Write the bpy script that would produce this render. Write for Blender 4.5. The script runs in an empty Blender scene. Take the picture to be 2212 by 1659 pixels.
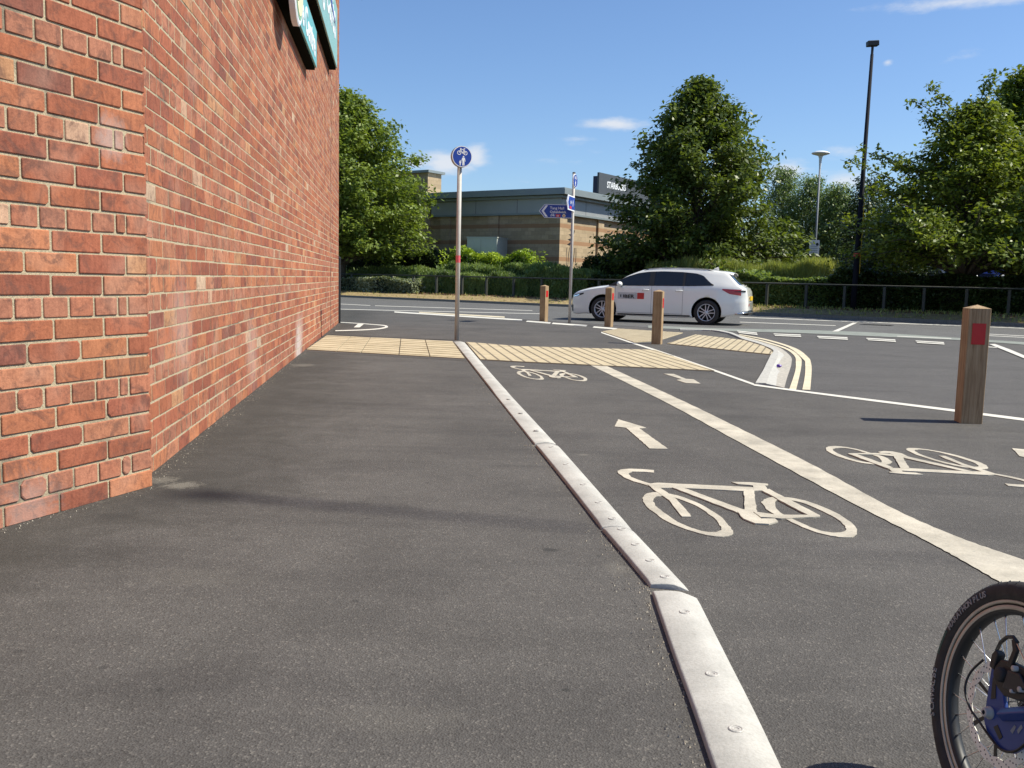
import bpy, bmesh, math, random
import numpy as np
from mathutils import Vector, Matrix
random.seed(7); RS = np.random.RandomState(11)
sc = bpy.context.scene; COL = sc.collection
rad = math.radians
# ------------------------------------------------------------------ camera
FPX, HC, Y0, ROLL = 2000.0, 1.05, 605.0, .024      # focal length and horizon in units of a 2212 px wide picture
PITCH = math.atan((829.5 - Y0) / FPX)
R0 = Vector((1, 0, 0)); FW = Vector((0, math.cos(PITCH), -math.sin(PITCH))); U0 = Vector((0, math.sin(PITCH), math.cos(PITCH)))
RT = (R0 * math.cos(ROLL) + U0 * math.sin(ROLL)); UP = (U0 * math.cos(ROLL) - R0 * math.sin(ROLL))
CP = Vector((0, 0, HC))
cam = bpy.data.cameras.new('camera'); co = bpy.data.objects.new('camera', cam); COL.objects.link(co)
cam.sensor_width = 36; cam.lens = 36 * FPX / 2212; cam.clip_start = .05; cam.clip_end = 2000
M3 = Matrix((RT, UP, -FW)).transposed().to_4x4(); M3.translation = CP; co.matrix_world = M3
sc.camera = co
# ------------------------------------------------------------------ light
SUN_EL, SUN_AZ = rad(50), rad(91)                 # azimuth clockwise from +Y: the sun stands to the right
sd = Vector((math.sin(SUN_AZ) * math.cos(SUN_EL), math.cos(SUN_AZ) * math.cos(SUN_EL), math.sin(SUN_EL)))
sl = bpy.data.lights.new('sun', 'SUN'); sl.energy = 5.0; sl.angle = rad(.5); sl.color = (1, .945, .80)
so = bpy.data.objects.new('sun', sl); COL.objects.link(so); so.rotation_euler = (-sd).to_track_quat('-Z', 'Y').to_euler(); so.location = (20, 0, 30)
sc.view_settings.view_transform = 'Standard'; sc.view_settings.look = 'None'; sc.view_settings.gamma = 1; sc.view_settings.exposure = .50
sc.cycles.max_bounces = 6; sc.cycles.transparent_max_bounces = 6
try: sc.cycles.use_denoising = True
except Exception: pass

def rayd(u, v): return FW + RT * ((u - 1106) / FPX) - UP * ((v - 829.5) / FPX)
def G(u, v, z=0.0):                                # where the sight line meets the level z
    d = rayd(u, v); t = (z - HC) / d.z; q = CP + d * t; return Vector((q.x, q.y, z))
def at(u, v, Y):                                   # the point on a sight line Y metres ahead
    d = rayd(u, v); return CP + d * (Y / d.y)
def onplane(u, v, A, B):
    d = rayd(u, v); D = (B - A); n = Vector((-D.y, D.x)); t = (A.xy - CP.xy).dot(n) / d.xy.dot(n); return CP + d * t
def Pj(q):
    d = Vector(q) - CP; z = d.dot(FW); return 1106 + FPX * d.dot(RT) / z, 829.5 - FPX * d.dot(UP) / z

# ------------------------------------------------------------------ world with sky and a few clouds
w = bpy.data.worlds.new('World'); sc.world = w; w.use_nodes = True; nt = w.node_tree; N = nt.nodes; L = nt.links; N.clear()
out = N.new('ShaderNodeOutputWorld'); bg = N.new('ShaderNodeBackground'); bg.inputs[1].default_value = .090
sky = N.new('ShaderNodeTexSky'); sky.sky_type = 'NISHITA'; sky.sun_disc = False; sky.sun_elevation = SUN_EL; sky.sun_rotation = SUN_AZ
sky.air_density = 1.0; sky.dust_density = .6; sky.ozone_density = 2.2; sky.altitude = 50
tc = N.new('ShaderNodeTexCoord')
def vm(op, a, b=None):
    n = N.new('ShaderNodeVectorMath'); n.operation = op
    for i, x in enumerate((a, b)):
        if x is None: continue
        if isinstance(x, (tuple, Vector)): n.inputs[i].default_value = tuple(x)
        else: L.new(x, n.inputs[i])
    return n
def mt(op, a, b=0.0, c=None):
    n = N.new('ShaderNodeMath'); n.operation = op
    for i, x in enumerate((a, b, c)):
        if x is None: continue
        if isinstance(x, (int, float)): n.inputs[i].default_value = x
        else: L.new(x, n.inputs[i])
    return n.outputs[0]
clouds = [(965, 352, 70, 26, 1.0), (1025, 338, 30, 24, 1.0), (905, 352, 30, 16, .8), (1330, 268, 75, 13, .85), (1240, 300, 45, 13, .45), (1195, 346, 60, 11, .45),
          (1300, 325, 80, 10, .3), (1698, 372, 40, 26, .9), (1815, 328, 50, 15, .55), (1830, 388, 55, 20, .8), (2090, 2, 160, 14, .7), (2075, 125, 55, 14, .4),
          (1918, 135, 9, 7, .7), (1140, 395, 120, 14, .25), (1770, 410, 90, 22, .5)]
mask = None
for (u, v, hw_, hh, st) in clouds:
    c = rayd(u, v).normalized()
    s = vm('SUBTRACT', tc.outputs['Generated'], c); s = vm('MULTIPLY', s.outputs[0], (FPX / hw_, 0.0, FPX / hh)); ln = vm('LENGTH', s.outputs[0])
    m_ = mt('MULTIPLY', mt('SUBTRACT', 1.0, mt('MULTIPLY', ln.outputs['Value'], .62)), st)
    mask = m_ if mask is None else mt('MAXIMUM', mask, m_)
mpn = N.new('ShaderNodeMapping'); mpn.inputs['Scale'].default_value = (22, 22, 60); L.new(tc.outputs['Generated'], mpn.inputs[0])
nz = N.new('ShaderNodeTexNoise'); nz.inputs['Scale'].default_value = 1.6; nz.inputs['Detail'].default_value = 7; nz.inputs['Roughness'].default_value = .6; L.new(mpn.outputs[0], nz.inputs[0])
dn = mt('SUBTRACT', mt('ADD', mt('MAXIMUM', mask, 0.0), mt('MULTIPLY', nz.outputs[0], .9)), .64)
mr = N.new('ShaderNodeMapRange'); mr.inputs[1].default_value = 0; mr.inputs[2].default_value = .7; mr.inputs[4].default_value = .9; mr.interpolation_type = 'SMOOTHSTEP'; L.new(dn, mr.inputs[0])
front = mt('MULTIPLY', mr.outputs[0], mt('GREATER_THAN', mask, 0.0))
mx = N.new('ShaderNodeMix'); mx.data_type = 'RGBA'; L.new(front, mx.inputs[0]); tint = N.new('ShaderNodeMix'); tint.data_type = 'RGBA'; tint.blend_type = 'MULTIPLY'; tint.inputs[0].default_value = 1; L.new(sky.outputs[0], tint.inputs[6]); tint.inputs[7].default_value = (.85, 1.0, 1.20, 1); L.new(tint.outputs[2], mx.inputs[6]); mx.inputs[7].default_value = (6.2, 6.5, 7.0, 1)
L.new(mx.outputs[2], bg.inputs[0]); L.new(bg.outputs[0], out.inputs[0])

# ------------------------------------------------------------------ materials
def new_mat(name):
    m = bpy.data.materials.new(name); m.use_nodes = True; nt = m.node_tree; return m, nt, nt.nodes['Principled BSDF']
def lk(nt, a, b): nt.links.new(a, b)
def nd(nt, t, **kw):
    n = nt.nodes.new(t)
    for k, v in kw.items(): setattr(n, k, v)
    return n
def noise(nt, scale, detail=3, rough=.55, vec=None, dist=0):
    n = nd(nt, 'ShaderNodeTexNoise'); n.inputs['Scale'].default_value = scale; n.inputs['Detail'].default_value = detail; n.inputs['Roughness'].default_value = rough; n.inputs['Distortion'].default_value = dist
    if vec is not None: lk(nt, vec, n.inputs['Vector'])
    return n
def ramp(nt, fac, stops):
    r = nd(nt, 'ShaderNodeValToRGB'); e = r.color_ramp.elements
    while len(e) < len(stops): e.new(.5)
    for i, (p, c) in enumerate(stops): e[i].position = p; e[i].color = (*c, 1) if len(c) == 3 else c
    lk(nt, fac, r.inputs[0]); return r
def mixc(nt, f, a, b, mode='MIX'):
    m = nd(nt, 'ShaderNodeMix', data_type='RGBA', blend_type=mode)
    for i, x in ((0, f), (6, a), (7, b)):
        if isinstance(x, (int, float)): m.inputs[i].default_value = x
        elif isinstance(x, tuple): m.inputs[i].default_value = (*x, 1) if len(x) == 3 else x
        else: lk(nt, x, m.inputs[i])
    return m.outputs[2]
def bump(nt, b, h, s=.3, d=.01, prev=None):
    n = nd(nt, 'ShaderNodeBump'); n.inputs['Strength'].default_value = s; n.inputs['Distance'].default_value = d; lk(nt, h, n.inputs['Height'])
    if prev is not None: lk(nt, prev, n.inputs['Normal'])
    lk(nt, n.outputs[0], b.inputs['Normal']); return n.outputs[0]
def objc(nt):
    return nd(nt, 'ShaderNodeTexCoord').outputs['Object']
def mapv(nt, vec, s):
    m = nd(nt, 'ShaderNodeMapping'); m.inputs['Scale'].default_value = s; lk(nt, vec, m.inputs[0]); return m.outputs[0]
def plain(name, c, rough=.5, metal=0, var=.12, scale=20, bmp=0, spec=.5, coat=0):
    m, nt, b = new_mat(name); v = objc(nt); n = noise(nt, scale, 4, .6, v)
    r = ramp(nt, n.outputs[0], [(.3, tuple(x * (1 - var) for x in c)), (.7, tuple(min(1, x * (1 + var)) for x in c))])
    lk(nt, r.outputs[0], b.inputs['Base Color']); b.inputs['Roughness'].default_value = rough; b.inputs['Metallic'].default_value = metal
    b.inputs['Specular IOR Level'].default_value = spec; b.inputs['Coat Weight'].default_value = coat; b.inputs['Coat Roughness'].default_value = .05
    if bmp: bump(nt, b, n.outputs[0], bmp, .01)
    return m
def asphalt(name, c, agg=1.0, warm=0, dirt=.3, wall=None, blobs=None):
    m, nt, b = new_mat(name); v = objc(nt)
    big = noise(nt, .9, 5, .6, v, .6); med = noise(nt, 7, 4, .6, v); st = noise(nt, 1.0, 5, .65, mapv(nt, v, (.35, 2.6, 1)), .8)
    vo = nd(nt, 'ShaderNodeTexVoronoi'); vo.inputs['Scale'].default_value = 170 * agg; lk(nt, v, vo.inputs['Vector'])
    fine = noise(nt, 260 * agg, 2, .7, v)
    a = ramp(nt, big.outputs[0], [(.3, tuple(x * (1 - dirt * .5) for x in c)), (.7, tuple(x * (1 + dirt * .4) for x in c))]).outputs[0]
    s = ramp(nt, st.outputs[0], [(.33, (.72, .72, .73)), (.52, (1, 1, 1)), (.75, (1.0, 1.0, 1.0))]).outputs[0]
    a = mixc(nt, .6, a, s, 'MULTIPLY')
    a = mixc(nt, .5, a, ramp(nt, med.outputs[0], [(.35, (.8, .8, .8)), (.65, (1.0, 1.0, 1.0))]).outputs[0], 'MULTIPLY')
    # single stones: a few pale, a few dark
    stones = ramp(nt, vo.outputs['Color'], [(0, (.45, .44, .43)), (.3, (.8, .79, .78)), (.75, (1.0, 1.0, 1.0)), (.93, (1.9, 1.85, 1.75))]).outputs[0]
    a = mixc(nt, .75, a, stones, 'MULTIPLY')
    a = mixc(nt, .6, a, ramp(nt, fine.outputs[0], [(.3, (.55, .55, .55)), (.62, (1.25, 1.25, 1.25))]).outputs[0], 'MULTIPLY')
    # small dark spots and pale flecks scattered about
    v2 = nd(nt, 'ShaderNodeTexVoronoi'); v2.inputs['Scale'].default_value = 3.2; lk(nt, v, v2.inputs['Vector'])
    sp = ramp(nt, v2.outputs['Distance'], [(.0, (1, 1, 1)), (.035, (1, 1, 1)), (.05, (0, 0, 0))]).outputs[0]
    a = mixc(nt, mathn(nt, 'MULTIPLY', sp, .0 if agg < .5 else .55), a, (.035, .034, .033))
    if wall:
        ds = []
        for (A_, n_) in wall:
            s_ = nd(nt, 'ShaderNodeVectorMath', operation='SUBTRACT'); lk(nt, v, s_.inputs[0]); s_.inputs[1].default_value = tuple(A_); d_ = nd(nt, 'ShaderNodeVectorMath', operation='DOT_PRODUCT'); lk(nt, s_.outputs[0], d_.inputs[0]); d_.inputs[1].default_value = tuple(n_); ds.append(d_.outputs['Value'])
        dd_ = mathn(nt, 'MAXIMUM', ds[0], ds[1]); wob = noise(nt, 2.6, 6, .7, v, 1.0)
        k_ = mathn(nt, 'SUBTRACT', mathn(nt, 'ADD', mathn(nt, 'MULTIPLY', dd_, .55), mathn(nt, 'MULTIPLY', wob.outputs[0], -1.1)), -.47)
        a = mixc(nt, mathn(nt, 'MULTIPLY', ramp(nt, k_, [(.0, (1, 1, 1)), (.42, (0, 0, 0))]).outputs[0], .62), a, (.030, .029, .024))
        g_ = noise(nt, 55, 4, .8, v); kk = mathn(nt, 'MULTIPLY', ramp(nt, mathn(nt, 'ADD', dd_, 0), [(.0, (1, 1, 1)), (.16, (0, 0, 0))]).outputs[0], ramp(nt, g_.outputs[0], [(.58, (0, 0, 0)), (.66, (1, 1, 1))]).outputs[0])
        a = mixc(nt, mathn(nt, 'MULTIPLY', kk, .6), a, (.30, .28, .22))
    for (P_, sx_, sy_, col_, st_) in (blobs or []):
        s_ = nd(nt, 'ShaderNodeVectorMath', operation='SUBTRACT'); lk(nt, v, s_.inputs[0]); s_.inputs[1].default_value = (P_.x, P_.y, 0); m_ = nd(nt, 'ShaderNodeVectorMath', operation='MULTIPLY'); lk(nt, s_.outputs[0], m_.inputs[0]); m_.inputs[1].default_value = (1 / sx_, 1 / sy_, 0)
        l_ = nd(nt, 'ShaderNodeVectorMath', operation='LENGTH'); lk(nt, m_.outputs[0], l_.inputs[0]); bn_ = noise(nt, 2.2 / max(sx_, sy_), 5, .75, v, 1.5)
        k_ = mathn(nt, 'ADD', l_.outputs['Value'], mathn(nt, 'MULTIPLY', mathn(nt, 'SUBTRACT', bn_.outputs[0], .5), 2.6)); a = mixc(nt, mathn(nt, 'MULTIPLY', ramp(nt, k_, [(.45, (1, 1, 1)), (1.0, (0, 0, 0))]).outputs[0], st_), a, col_)
    lk(nt, a, b.inputs['Base Color']); b.inputs['Roughness'].default_value = .82; b.inputs['Specular IOR Level'].default_value = .35
    p = bump(nt, b, vo.outputs['Distance'], .55, .004); bump(nt, b, fine.outputs[0], .4, .003, p)
    return m
def mathn(nt, op, a, b=0.0):
    n = nd(nt, 'ShaderNodeMath', operation=op)
    for i, x in enumerate((a, b)):
        if isinstance(x, (int, float)): n.inputs[i].default_value = x
        else: lk(nt, x, n.inputs[i])
    return n.outputs[0]
def attr(nt, name): return nd(nt, 'ShaderNodeAttribute', attribute_name=name)
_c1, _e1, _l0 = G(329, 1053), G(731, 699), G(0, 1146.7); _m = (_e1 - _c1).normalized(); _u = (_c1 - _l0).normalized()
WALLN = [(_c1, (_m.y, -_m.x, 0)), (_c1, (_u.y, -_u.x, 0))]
DKC, PLC = (.032, .031, .029), (.20, .185, .155)
BLOBS = [(G(*p), a_, b_, c_, s_) for p, a_, b_, c_, s_ in (((400, 1075), .24, .22, DKC, .42), ((395, 1052), .10, .10, PLC, .6), ((352, 1040), .09, .10, PLC, .45), ((1188, 1192), .04, .03, DKC, .8), ((1222, 1497), .014, .016, DKC, .9), ((345, 1497), .014, .018, DKC, .8), ((240, 1120), .12, .08, DKC, .5),
    ((900, 970), .30, .07, DKC, .18), ((700, 1330), .30, .16, DKC, .14), ((1130, 1010), .22, .05, DKC, .22), ((1260, 985), .04, .03, PLC, .4), ((850, 1560), .22, .10, PLC, .10), ((430, 1250), .25, .12, PLC, .10), ((1420, 1320), .03, .16, PLC, .35), ((1330, 1230), .05, .12, PLC, .2), ((1050, 910), .5, .08, DKC, .15), ((655, 790), .16, .25, PLC, .4))]
def brick_mat():
    m, nt, b = new_mat('brick'); v = objc(nt); a = attr(nt, 'bc')
    n1 = noise(nt, 14, 6, .7, v, 1.2); n2 = noise(nt, 90, 4, .7, v); n3 = noise(nt, 3, 3, .5, v); n4 = noise(nt, 1, 4, .7, mapv(nt, v, (60, 60, 9)))
    c = mixc(nt, .8, a.outputs['Color'], ramp(nt, n1.outputs[0], [(.28, (.52, .47, .5)), (.48, (.95, .93, .93)), (.75, (1.18, 1.18, 1.15))]).outputs[0], 'MULTIPLY')
    c = mixc(nt, .45, c, ramp(nt, n2.outputs[0], [(.3, (.6, .6, .6)), (.7, (1.25, 1.25, 1.25))]).outputs[0], 'MULTIPLY')
    c = mixc(nt, .5, c, ramp(nt, n4.outputs[0], [(.3, (.68, .66, .68)), (.6, (1.08, 1.08, 1.08))]).outputs[0], 'MULTIPLY')
    c = mixc(nt, mathn(nt, 'MULTIPLY', ramp(nt, n3.outputs[0], [(.55, (0, 0, 0)), (.72, (1, 1, 1))]).outputs[0], .22), c, (.5, .36, .28))
    n5 = noise(nt, 6.5, 5, .7, v, 1.5); c = mixc(nt, mathn(nt, 'MULTIPLY', ramp(nt, n5.outputs[0], [(.50, (0, 0, 0)), (.64, (1, 1, 1))]).outputs[0], .6), c, (.10, .054, .045))
    for (P_, r_, st_) in tuple((onplane(u_, v_, _c1 if u_ > 320 else _l0, _e1 if u_ > 320 else _c1), r_, s_) for u_, v_, r_, s_ in ((652, 752, .5, .85), (658, 715, .3, .3), (420, 700, .35, .22), (560, 760, .4, .25), (60, 1110, .2, .25), (240, 300, .12, .4))):
        s_ = nd(nt, 'ShaderNodeVectorMath', operation='DISTANCE'); lk(nt, v, s_.inputs[0]); s_.inputs[1].default_value = tuple(P_)
        k_ = mathn(nt, 'ADD', mathn(nt, 'DIVIDE', s_.outputs['Value'], r_), mathn(nt, 'MULTIPLY', mathn(nt, 'SUBTRACT', n1.outputs[0], .5), 1.6)); c = mixc(nt, mathn(nt, 'MULTIPLY', ramp(nt, k_, [(.3, (1, 1, 1)), (1.0, (0, 0, 0))]).outputs[0], st_), c, (.52, .45, .42))
    lk(nt, c, b.inputs['Base Color']); b.inputs['Roughness'].default_value = .9; b.inputs['Specular IOR Level'].default_value = .25
    p = bump(nt, b, n1.outputs[0], .5, .004); bump(nt, b, n2.outputs[0], .55, .003, p); return m
def mortar_mat():
    m, nt, b = new_mat('mortar'); v = objc(nt); n1 = noise(nt, 2.2, 4, .6, v); n2 = noise(nt, 120, 4, .7, v)
    z = nd(nt, 'ShaderNodeSeparateXYZ'); lk(nt, v, z.inputs[0])
    c = ramp(nt, n2.outputs[0], [(.3, (.30, .25, .165)), (.7, (.54, .45, .30))]).outputs[0]
    sm = mathn(nt, 'MULTIPLY', ramp(nt, n1.outputs[0], [(.57, (0, 0, 0)), (.66, (1, 1, 1))]).outputs[0], .6)
    c = mixc(nt, sm, c, (.075, .068, .06))
    lk(nt, c, b.inputs['Base Color']); b.inputs['Roughness'].default_value = .95; bump(nt, b, n2.outputs[0], .8, .006); return m
def leaf_mat(name, c1, c2, trans=.35, rough=.45, sat=1):
    m, nt, b = new_mat(name); a = attr(nt, 'rnd')
    v = objc(nt); n = noise(nt, .9, 3, .6, v)
    f = mathn(nt, 'ADD', mathn(nt, 'MULTIPLY', a.outputs['Fac'], .65), mathn(nt, 'MULTIPLY', n.outputs[0], .45))
    c = ramp(nt, f, [(.2, c1), (.85, c2)]).outputs[0]
    lk(nt, c, b.inputs['Base Color']); b.inputs['Roughness'].default_value = rough; b.inputs['Specular IOR Level'].default_value = .4
    t = nd(nt, 'ShaderNodeBsdfTranslucent'); lk(nt, mixc(nt, 1.0, c, (1.25, 1.25, .55), 'MULTIPLY'), t.inputs[0])
    mx = nd(nt, 'ShaderNodeMixShader'); mx.inputs[0].default_value = trans; lk(nt, b.outputs[0], mx.inputs[1]); lk(nt, t.outputs[0], mx.inputs[2])
    lk(nt, mx.outputs[0], nt.nodes['Material Output'].inputs[0]); return m
def paint_mat(name, c, wear=.25):
    m, nt, b = new_mat(name); v = objc(nt); n = noise(nt, 4, 5, .65, v); n2 = noise(nt, 120, 3, .7, v); n3 = noise(nt, 30, 4, .8, v)
    a = ramp(nt, n.outputs[0], [(.3, tuple(x * (1 - wear) for x in c)), (.65, c)]).outputs[0]
    a = mixc(nt, .4, a, ramp(nt, n2.outputs[0], [(.3, (.62, .6, .57)), (.6, (1.05, 1.05, 1.05))]).outputs[0], 'MULTIPLY')
    a = mixc(nt, mathn(nt, 'MULTIPLY', ramp(nt, n3.outputs[0], [(.62, (0, 0, 0)), (.72, (1, 1, 1))]).outputs[0], wear * 1.6), a, (.2, .19, .17))
    lk(nt, a, b.inputs['Base Color']); b.inputs['Roughness'].default_value = .7; b.inputs['Specular IOR Level'].default_value = .3; bump(nt, b, n2.outputs[0], .4, .003); return m
def wood_mat():
    m, nt, b = new_mat('oak'); v = objc(nt); g = noise(nt, 1, 6, .65, mapv(nt, v, (38, 38, 1.6)), 1.0); k = noise(nt, 4, 3, .5, v); f = noise(nt, 1, 3, .6, mapv(nt, v, (160, 160, 6)))
    c = ramp(nt, g.outputs[0], [(.3, (.20, .125, .06)), (.5, (.37, .255, .14)), (.72, (.47, .345, .205))]).outputs[0]
    c = mixc(nt, .35, c, ramp(nt, k.outputs[0], [(.35, (.6, .5, .42)), (.7, (1.1, 1.1, 1.1))]).outputs[0], 'MULTIPLY')
    c = mixc(nt, .4, c, ramp(nt, f.outputs[0], [(.35, (.6, .6, .6)), (.6, (1.1, 1.1, 1.1))]).outputs[0], 'MULTIPLY')
    lk(nt, c, b.inputs['Base Color']); b.inputs['Roughness'].default_value = .8; bump(nt, b, g.outputs[0], .35, .004); return m
def stone_mat():
    m, nt, b = new_mat('sandstone_blocks'); v = objc(nt)
    z = nd(nt, 'ShaderNodeSeparateXYZ'); lk(nt, v, z.inputs[0]); cx = nd(nt, 'ShaderNodeCombineXYZ')
    lk(nt, mathn(nt, 'ADD', z.outputs[0], z.outputs[1]), cx.inputs[0]); lk(nt, z.outputs[2], cx.inputs[1])
    br = nd(nt, 'ShaderNodeTexBrick'); lk(nt, cx.outputs[0], br.inputs['Vector']); br.inputs['Scale'].default_value = 1
    br.inputs['Brick Width'].default_value = .44; br.inputs['Row Height'].default_value = .215; br.inputs['Mortar Size'].default_value = .006
    br.inputs['Color1'].default_value = (.48, .37, .235, 1); br.inputs['Color2'].default_value = (.36, .275, .17, 1); br.inputs['Mortar'].default_value = (.26, .21, .15, 1)
    n = noise(nt, 9, 5, .6, v)
    c = mixc(nt, .5, br.outputs[0], ramp(nt, n.outputs[0], [(.3, (.75, .72, .7)), (.7, (1.1, 1.1, 1.1))]).outputs[0], 'MULTIPLY')
    bands = None
    for zz in (1.95, 2.85, 3.72):
        g = mathn(nt, 'LESS_THAN', mathn(nt, 'ABSOLUTE', mathn(nt, 'SUBTRACT', z.outputs[2], zz)), .11)
        bands = g if bands is None else mathn(nt, 'ADD', bands, g)
    c = mixc(nt, mathn(nt, 'MULTIPLY', bands, .8), c, (.30, .155, .075))
    lk(nt, c, b.inputs['Base Color']); b.inputs['Roughness'].default_value = .9; bump(nt, b, br.outputs['Fac'], -.4, .006); return m
def tactile_mat():
    m, nt, b = new_mat('buff_concrete'); v = objc(nt); n = noise(nt, 3, 4, .6, v); n2 = noise(nt, 90, 3, .7, v)
    vo = nd(nt, 'ShaderNodeTexVoronoi'); vo.inputs['Scale'].default_value = 2.1; lk(nt, v, vo.inputs['Vector'])
    c = ramp(nt, n.outputs[0], [(.3, (.39, .325, .21)), (.7, (.52, .44, .30))]).outputs[0]
    c = mixc(nt, .4, c, ramp(nt, n2.outputs[0], [(.3, (.7, .68, .64)), (.7, (1.1, 1.1, 1.1))]).outputs[0], 'MULTIPLY')
    lk(nt, c, b.inputs['Base Color']); b.inputs['Roughness'].default_value = .9; bump(nt, b, n2.outputs[0], .5, .003); return m
def verge_mat(name, c1, c2, sc_=6):
    m, nt, b = new_mat(name); v = objc(nt); n = noise(nt, sc_, 6, .7, v); n2 = noise(nt, 60, 3, .7, v)
    c = ramp(nt, n.outputs[0], [(.35, c1), (.62, c2)]).outputs[0]
    c = mixc(nt, .5, c, ramp(nt, n2.outputs[0], [(.3, (.6, .6, .6)), (.7, (1.2, 1.2, 1.2))]).outputs[0], 'MULTIPLY')
    lk(nt, c, b.inputs['Base Color']); b.inputs['Roughness'].default_value = 1; b.inputs['Specular IOR Level'].default_value = .1; bump(nt, b, n2.outputs[0], .8, .02); return m
def glass_mat(name, c, rough=.06):
    m, nt, b = new_mat(name); b.inputs['Base Color'].default_value = (*c, 1); b.inputs['Roughness'].default_value = rough; b.inputs['Specular IOR Level'].default_value = .7; return m

MT = dict(
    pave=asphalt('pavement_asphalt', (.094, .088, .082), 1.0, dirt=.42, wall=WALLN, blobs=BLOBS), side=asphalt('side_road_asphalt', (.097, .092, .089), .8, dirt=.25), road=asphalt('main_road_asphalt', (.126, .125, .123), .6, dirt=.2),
    brick=brick_mat(), mortar=mortar_mat(), white=paint_mat('road_paint', (.56, .515, .425), .42), dashw=paint_mat('edge_paint', (.66, .64, .58), .15), cream=paint_mat('cream_line_paint', (.68, .60, .44), .2),
    band=paint_mat('worn_green_band', (.27, .29, .26), .3), kerbp=paint_mat('moulded_kerb_white', (.49, .475, .44), .3), boltc=plain('recessed_bolt', (.40, .38, .35), .6, 0, var=.4, scale=160), grey=plain('bolt_metal', (.42, .41, .4), .4, .6),
    conc=plain('granite_kerb', (.41, .40, .37), .85, var=.18, scale=30, bmp=.3), channel=plain('channel_stone', (.38, .355, .31), .9, var=.3, scale=22, bmp=.4), tact=tactile_mat(), joint=plain('dark_joint', (.055, .05, .045), .9), groove=plain('dark_groove', (.15, .125, .09), .95), oak=wood_mat(),
    red=plain('red_reflector', (.50, .012, .014), .35, var=.05), galv=plain('galvanised_steel', (.44, .415, .385), .65, .1, var=.08, scale=8), sgrey=plain('sign_back_grey', (.27, .29, .30), .5),
    blue=plain('sign_blue', (.012, .045, .30), .35, var=.05, scale=4), sw=plain('sign_white', (.78, .80, .82), .4, var=.03), trim2=plain('dark_grey_casting', (.035, .036, .04), .45, .3), black=plain('black_plastic', (.013, .013, .014), .5), rub=plain('rubber', (.03, .026, .024), .75, var=.25, scale=40, bmp=.2),
    stone=stone_mat(), roofm=plain('roof_metal', (.235, .27, .275), .45, .2, var=.05, scale=2), fascia=plain('fascia_metal', (.34, .355, .36), .4, .2, var=.04, scale=2), navy=plain('navy_panel', (.012, .016, .045), .4), dk=plain('dark_sign', (.065, .068, .072), .4),
    carw=plain('white_car_paint', (.86, .85, .80), .25, var=.01, scale=2, coat=1.0), glass=glass_mat('dark_car_glass', (.012, .014, .018)), alloy=plain('alloy', (.62, .62, .64), .35, .25, var=.04), trim=plain('grey_trim', (.12, .12, .13), .5),
    tred=glass_mat('tail_lamp_red', (.42, .012, .015), .12), chrome=plain('chrome', (.75, .75, .77), .12, 1, var=.02), yel=plain('yellow_plate', (.75, .48, .03), .4, var=.03), panel=plain('grey_door_panel', (.50, .49, .48), .45, var=.05), redp=plain('red_door_panel', (.55, .03, .03), .4, var=.1),
    bark=plain('bark', (.10, .085, .065), .95, var=.35, scale=14, bmp=.6), teal=plain('teal_sign', (.14, .42, .41), .35, var=.04, scale=2), teal2=plain('pale_teal_sign', (.24, .44, .39), .35, var=.04, scale=2), signedge=plain('sign_edge_dark', (.012, .013, .011), 1, spec=0), kerbd=plain('shaded_far_kerb', (.20, .18, .15), .9, var=.25), rail=plain('grey_rail', (.05, .053, .045), .6, .2, var=.2), dkpost=plain('dark_post_paint', (.010, .011, .018), .8, spec=.15),
    verge=verge_mat('dry_verge_grass', (.20, .145, .07), (.40, .31, .165)), vergeg=verge_mat('mossy_verge', (.10, .10, .045), (.30, .26, .13), 2.5), soil=verge_mat('planting_soil', (.055, .04, .025), (.12, .09, .055)),
    leaf=leaf_mat('tree_leaf', (.035, .065, .014), (.17, .22, .042)), leaf1=leaf_mat('lit_tree_leaf', (.075, .125, .022), (.26, .33, .065)), leaf2=leaf_mat('yellow_green_leaf', (.065, .11, .014), (.25, .30, .045)), leafb=leaf_mat('birch_leaf', (.07, .12, .035), (.20, .27, .09)), leafd=leaf_mat('dark_hedge_leaf', (.018, .036, .010), (.07, .11, .026), .2),
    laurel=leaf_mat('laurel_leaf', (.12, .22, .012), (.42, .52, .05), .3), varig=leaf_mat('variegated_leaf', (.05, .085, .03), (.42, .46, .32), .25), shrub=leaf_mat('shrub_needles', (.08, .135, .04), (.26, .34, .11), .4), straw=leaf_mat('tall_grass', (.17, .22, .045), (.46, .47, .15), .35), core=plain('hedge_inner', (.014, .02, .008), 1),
    blueframe=plain('blue_bike_frame', (.006, .036, .20), .4, .0, var=.05, coat=.2), disc=plain('brake_disc_steel', (.85, .80, .68), .45, .0, var=.04), tan=plain('tan_rim_tape', (.52, .44, .33), .6), spoke=plain('spoke_steel', (.62, .62, .62), .25, .9), orange=plain('orange_red_part', (.65, .10, .06), .4), txt=plain('tyre_lettering', (.30, .28, .26), .6), greenst=plain('green_tyre_stripe', (.03, .075, .06), .6),
    cab=plain('cabinet_grey_green', (.42, .45, .425), .5, var=.05, scale=2), bluecar=plain('blue_car_paint', (.10, .17, .28), .25, coat=1), greycar=plain('grey_car_paint', (.07, .075, .085), .25, coat=1), purple=plain('purple_wrapper', (.10, .03, .35), .4), cream2=plain('logo_cream', (.75, .68, .42), .5), lgreen=plain('logo_green', (.22, .42, .27), .5), pole=plain('lamp_pole_grey', (.22, .24, .27), .7, .0), pink=plain('red_sticker', (.60, .10, .12), .5), farwall=plain('far_shop_wall', (.06, .075, .10), .7))

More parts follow.
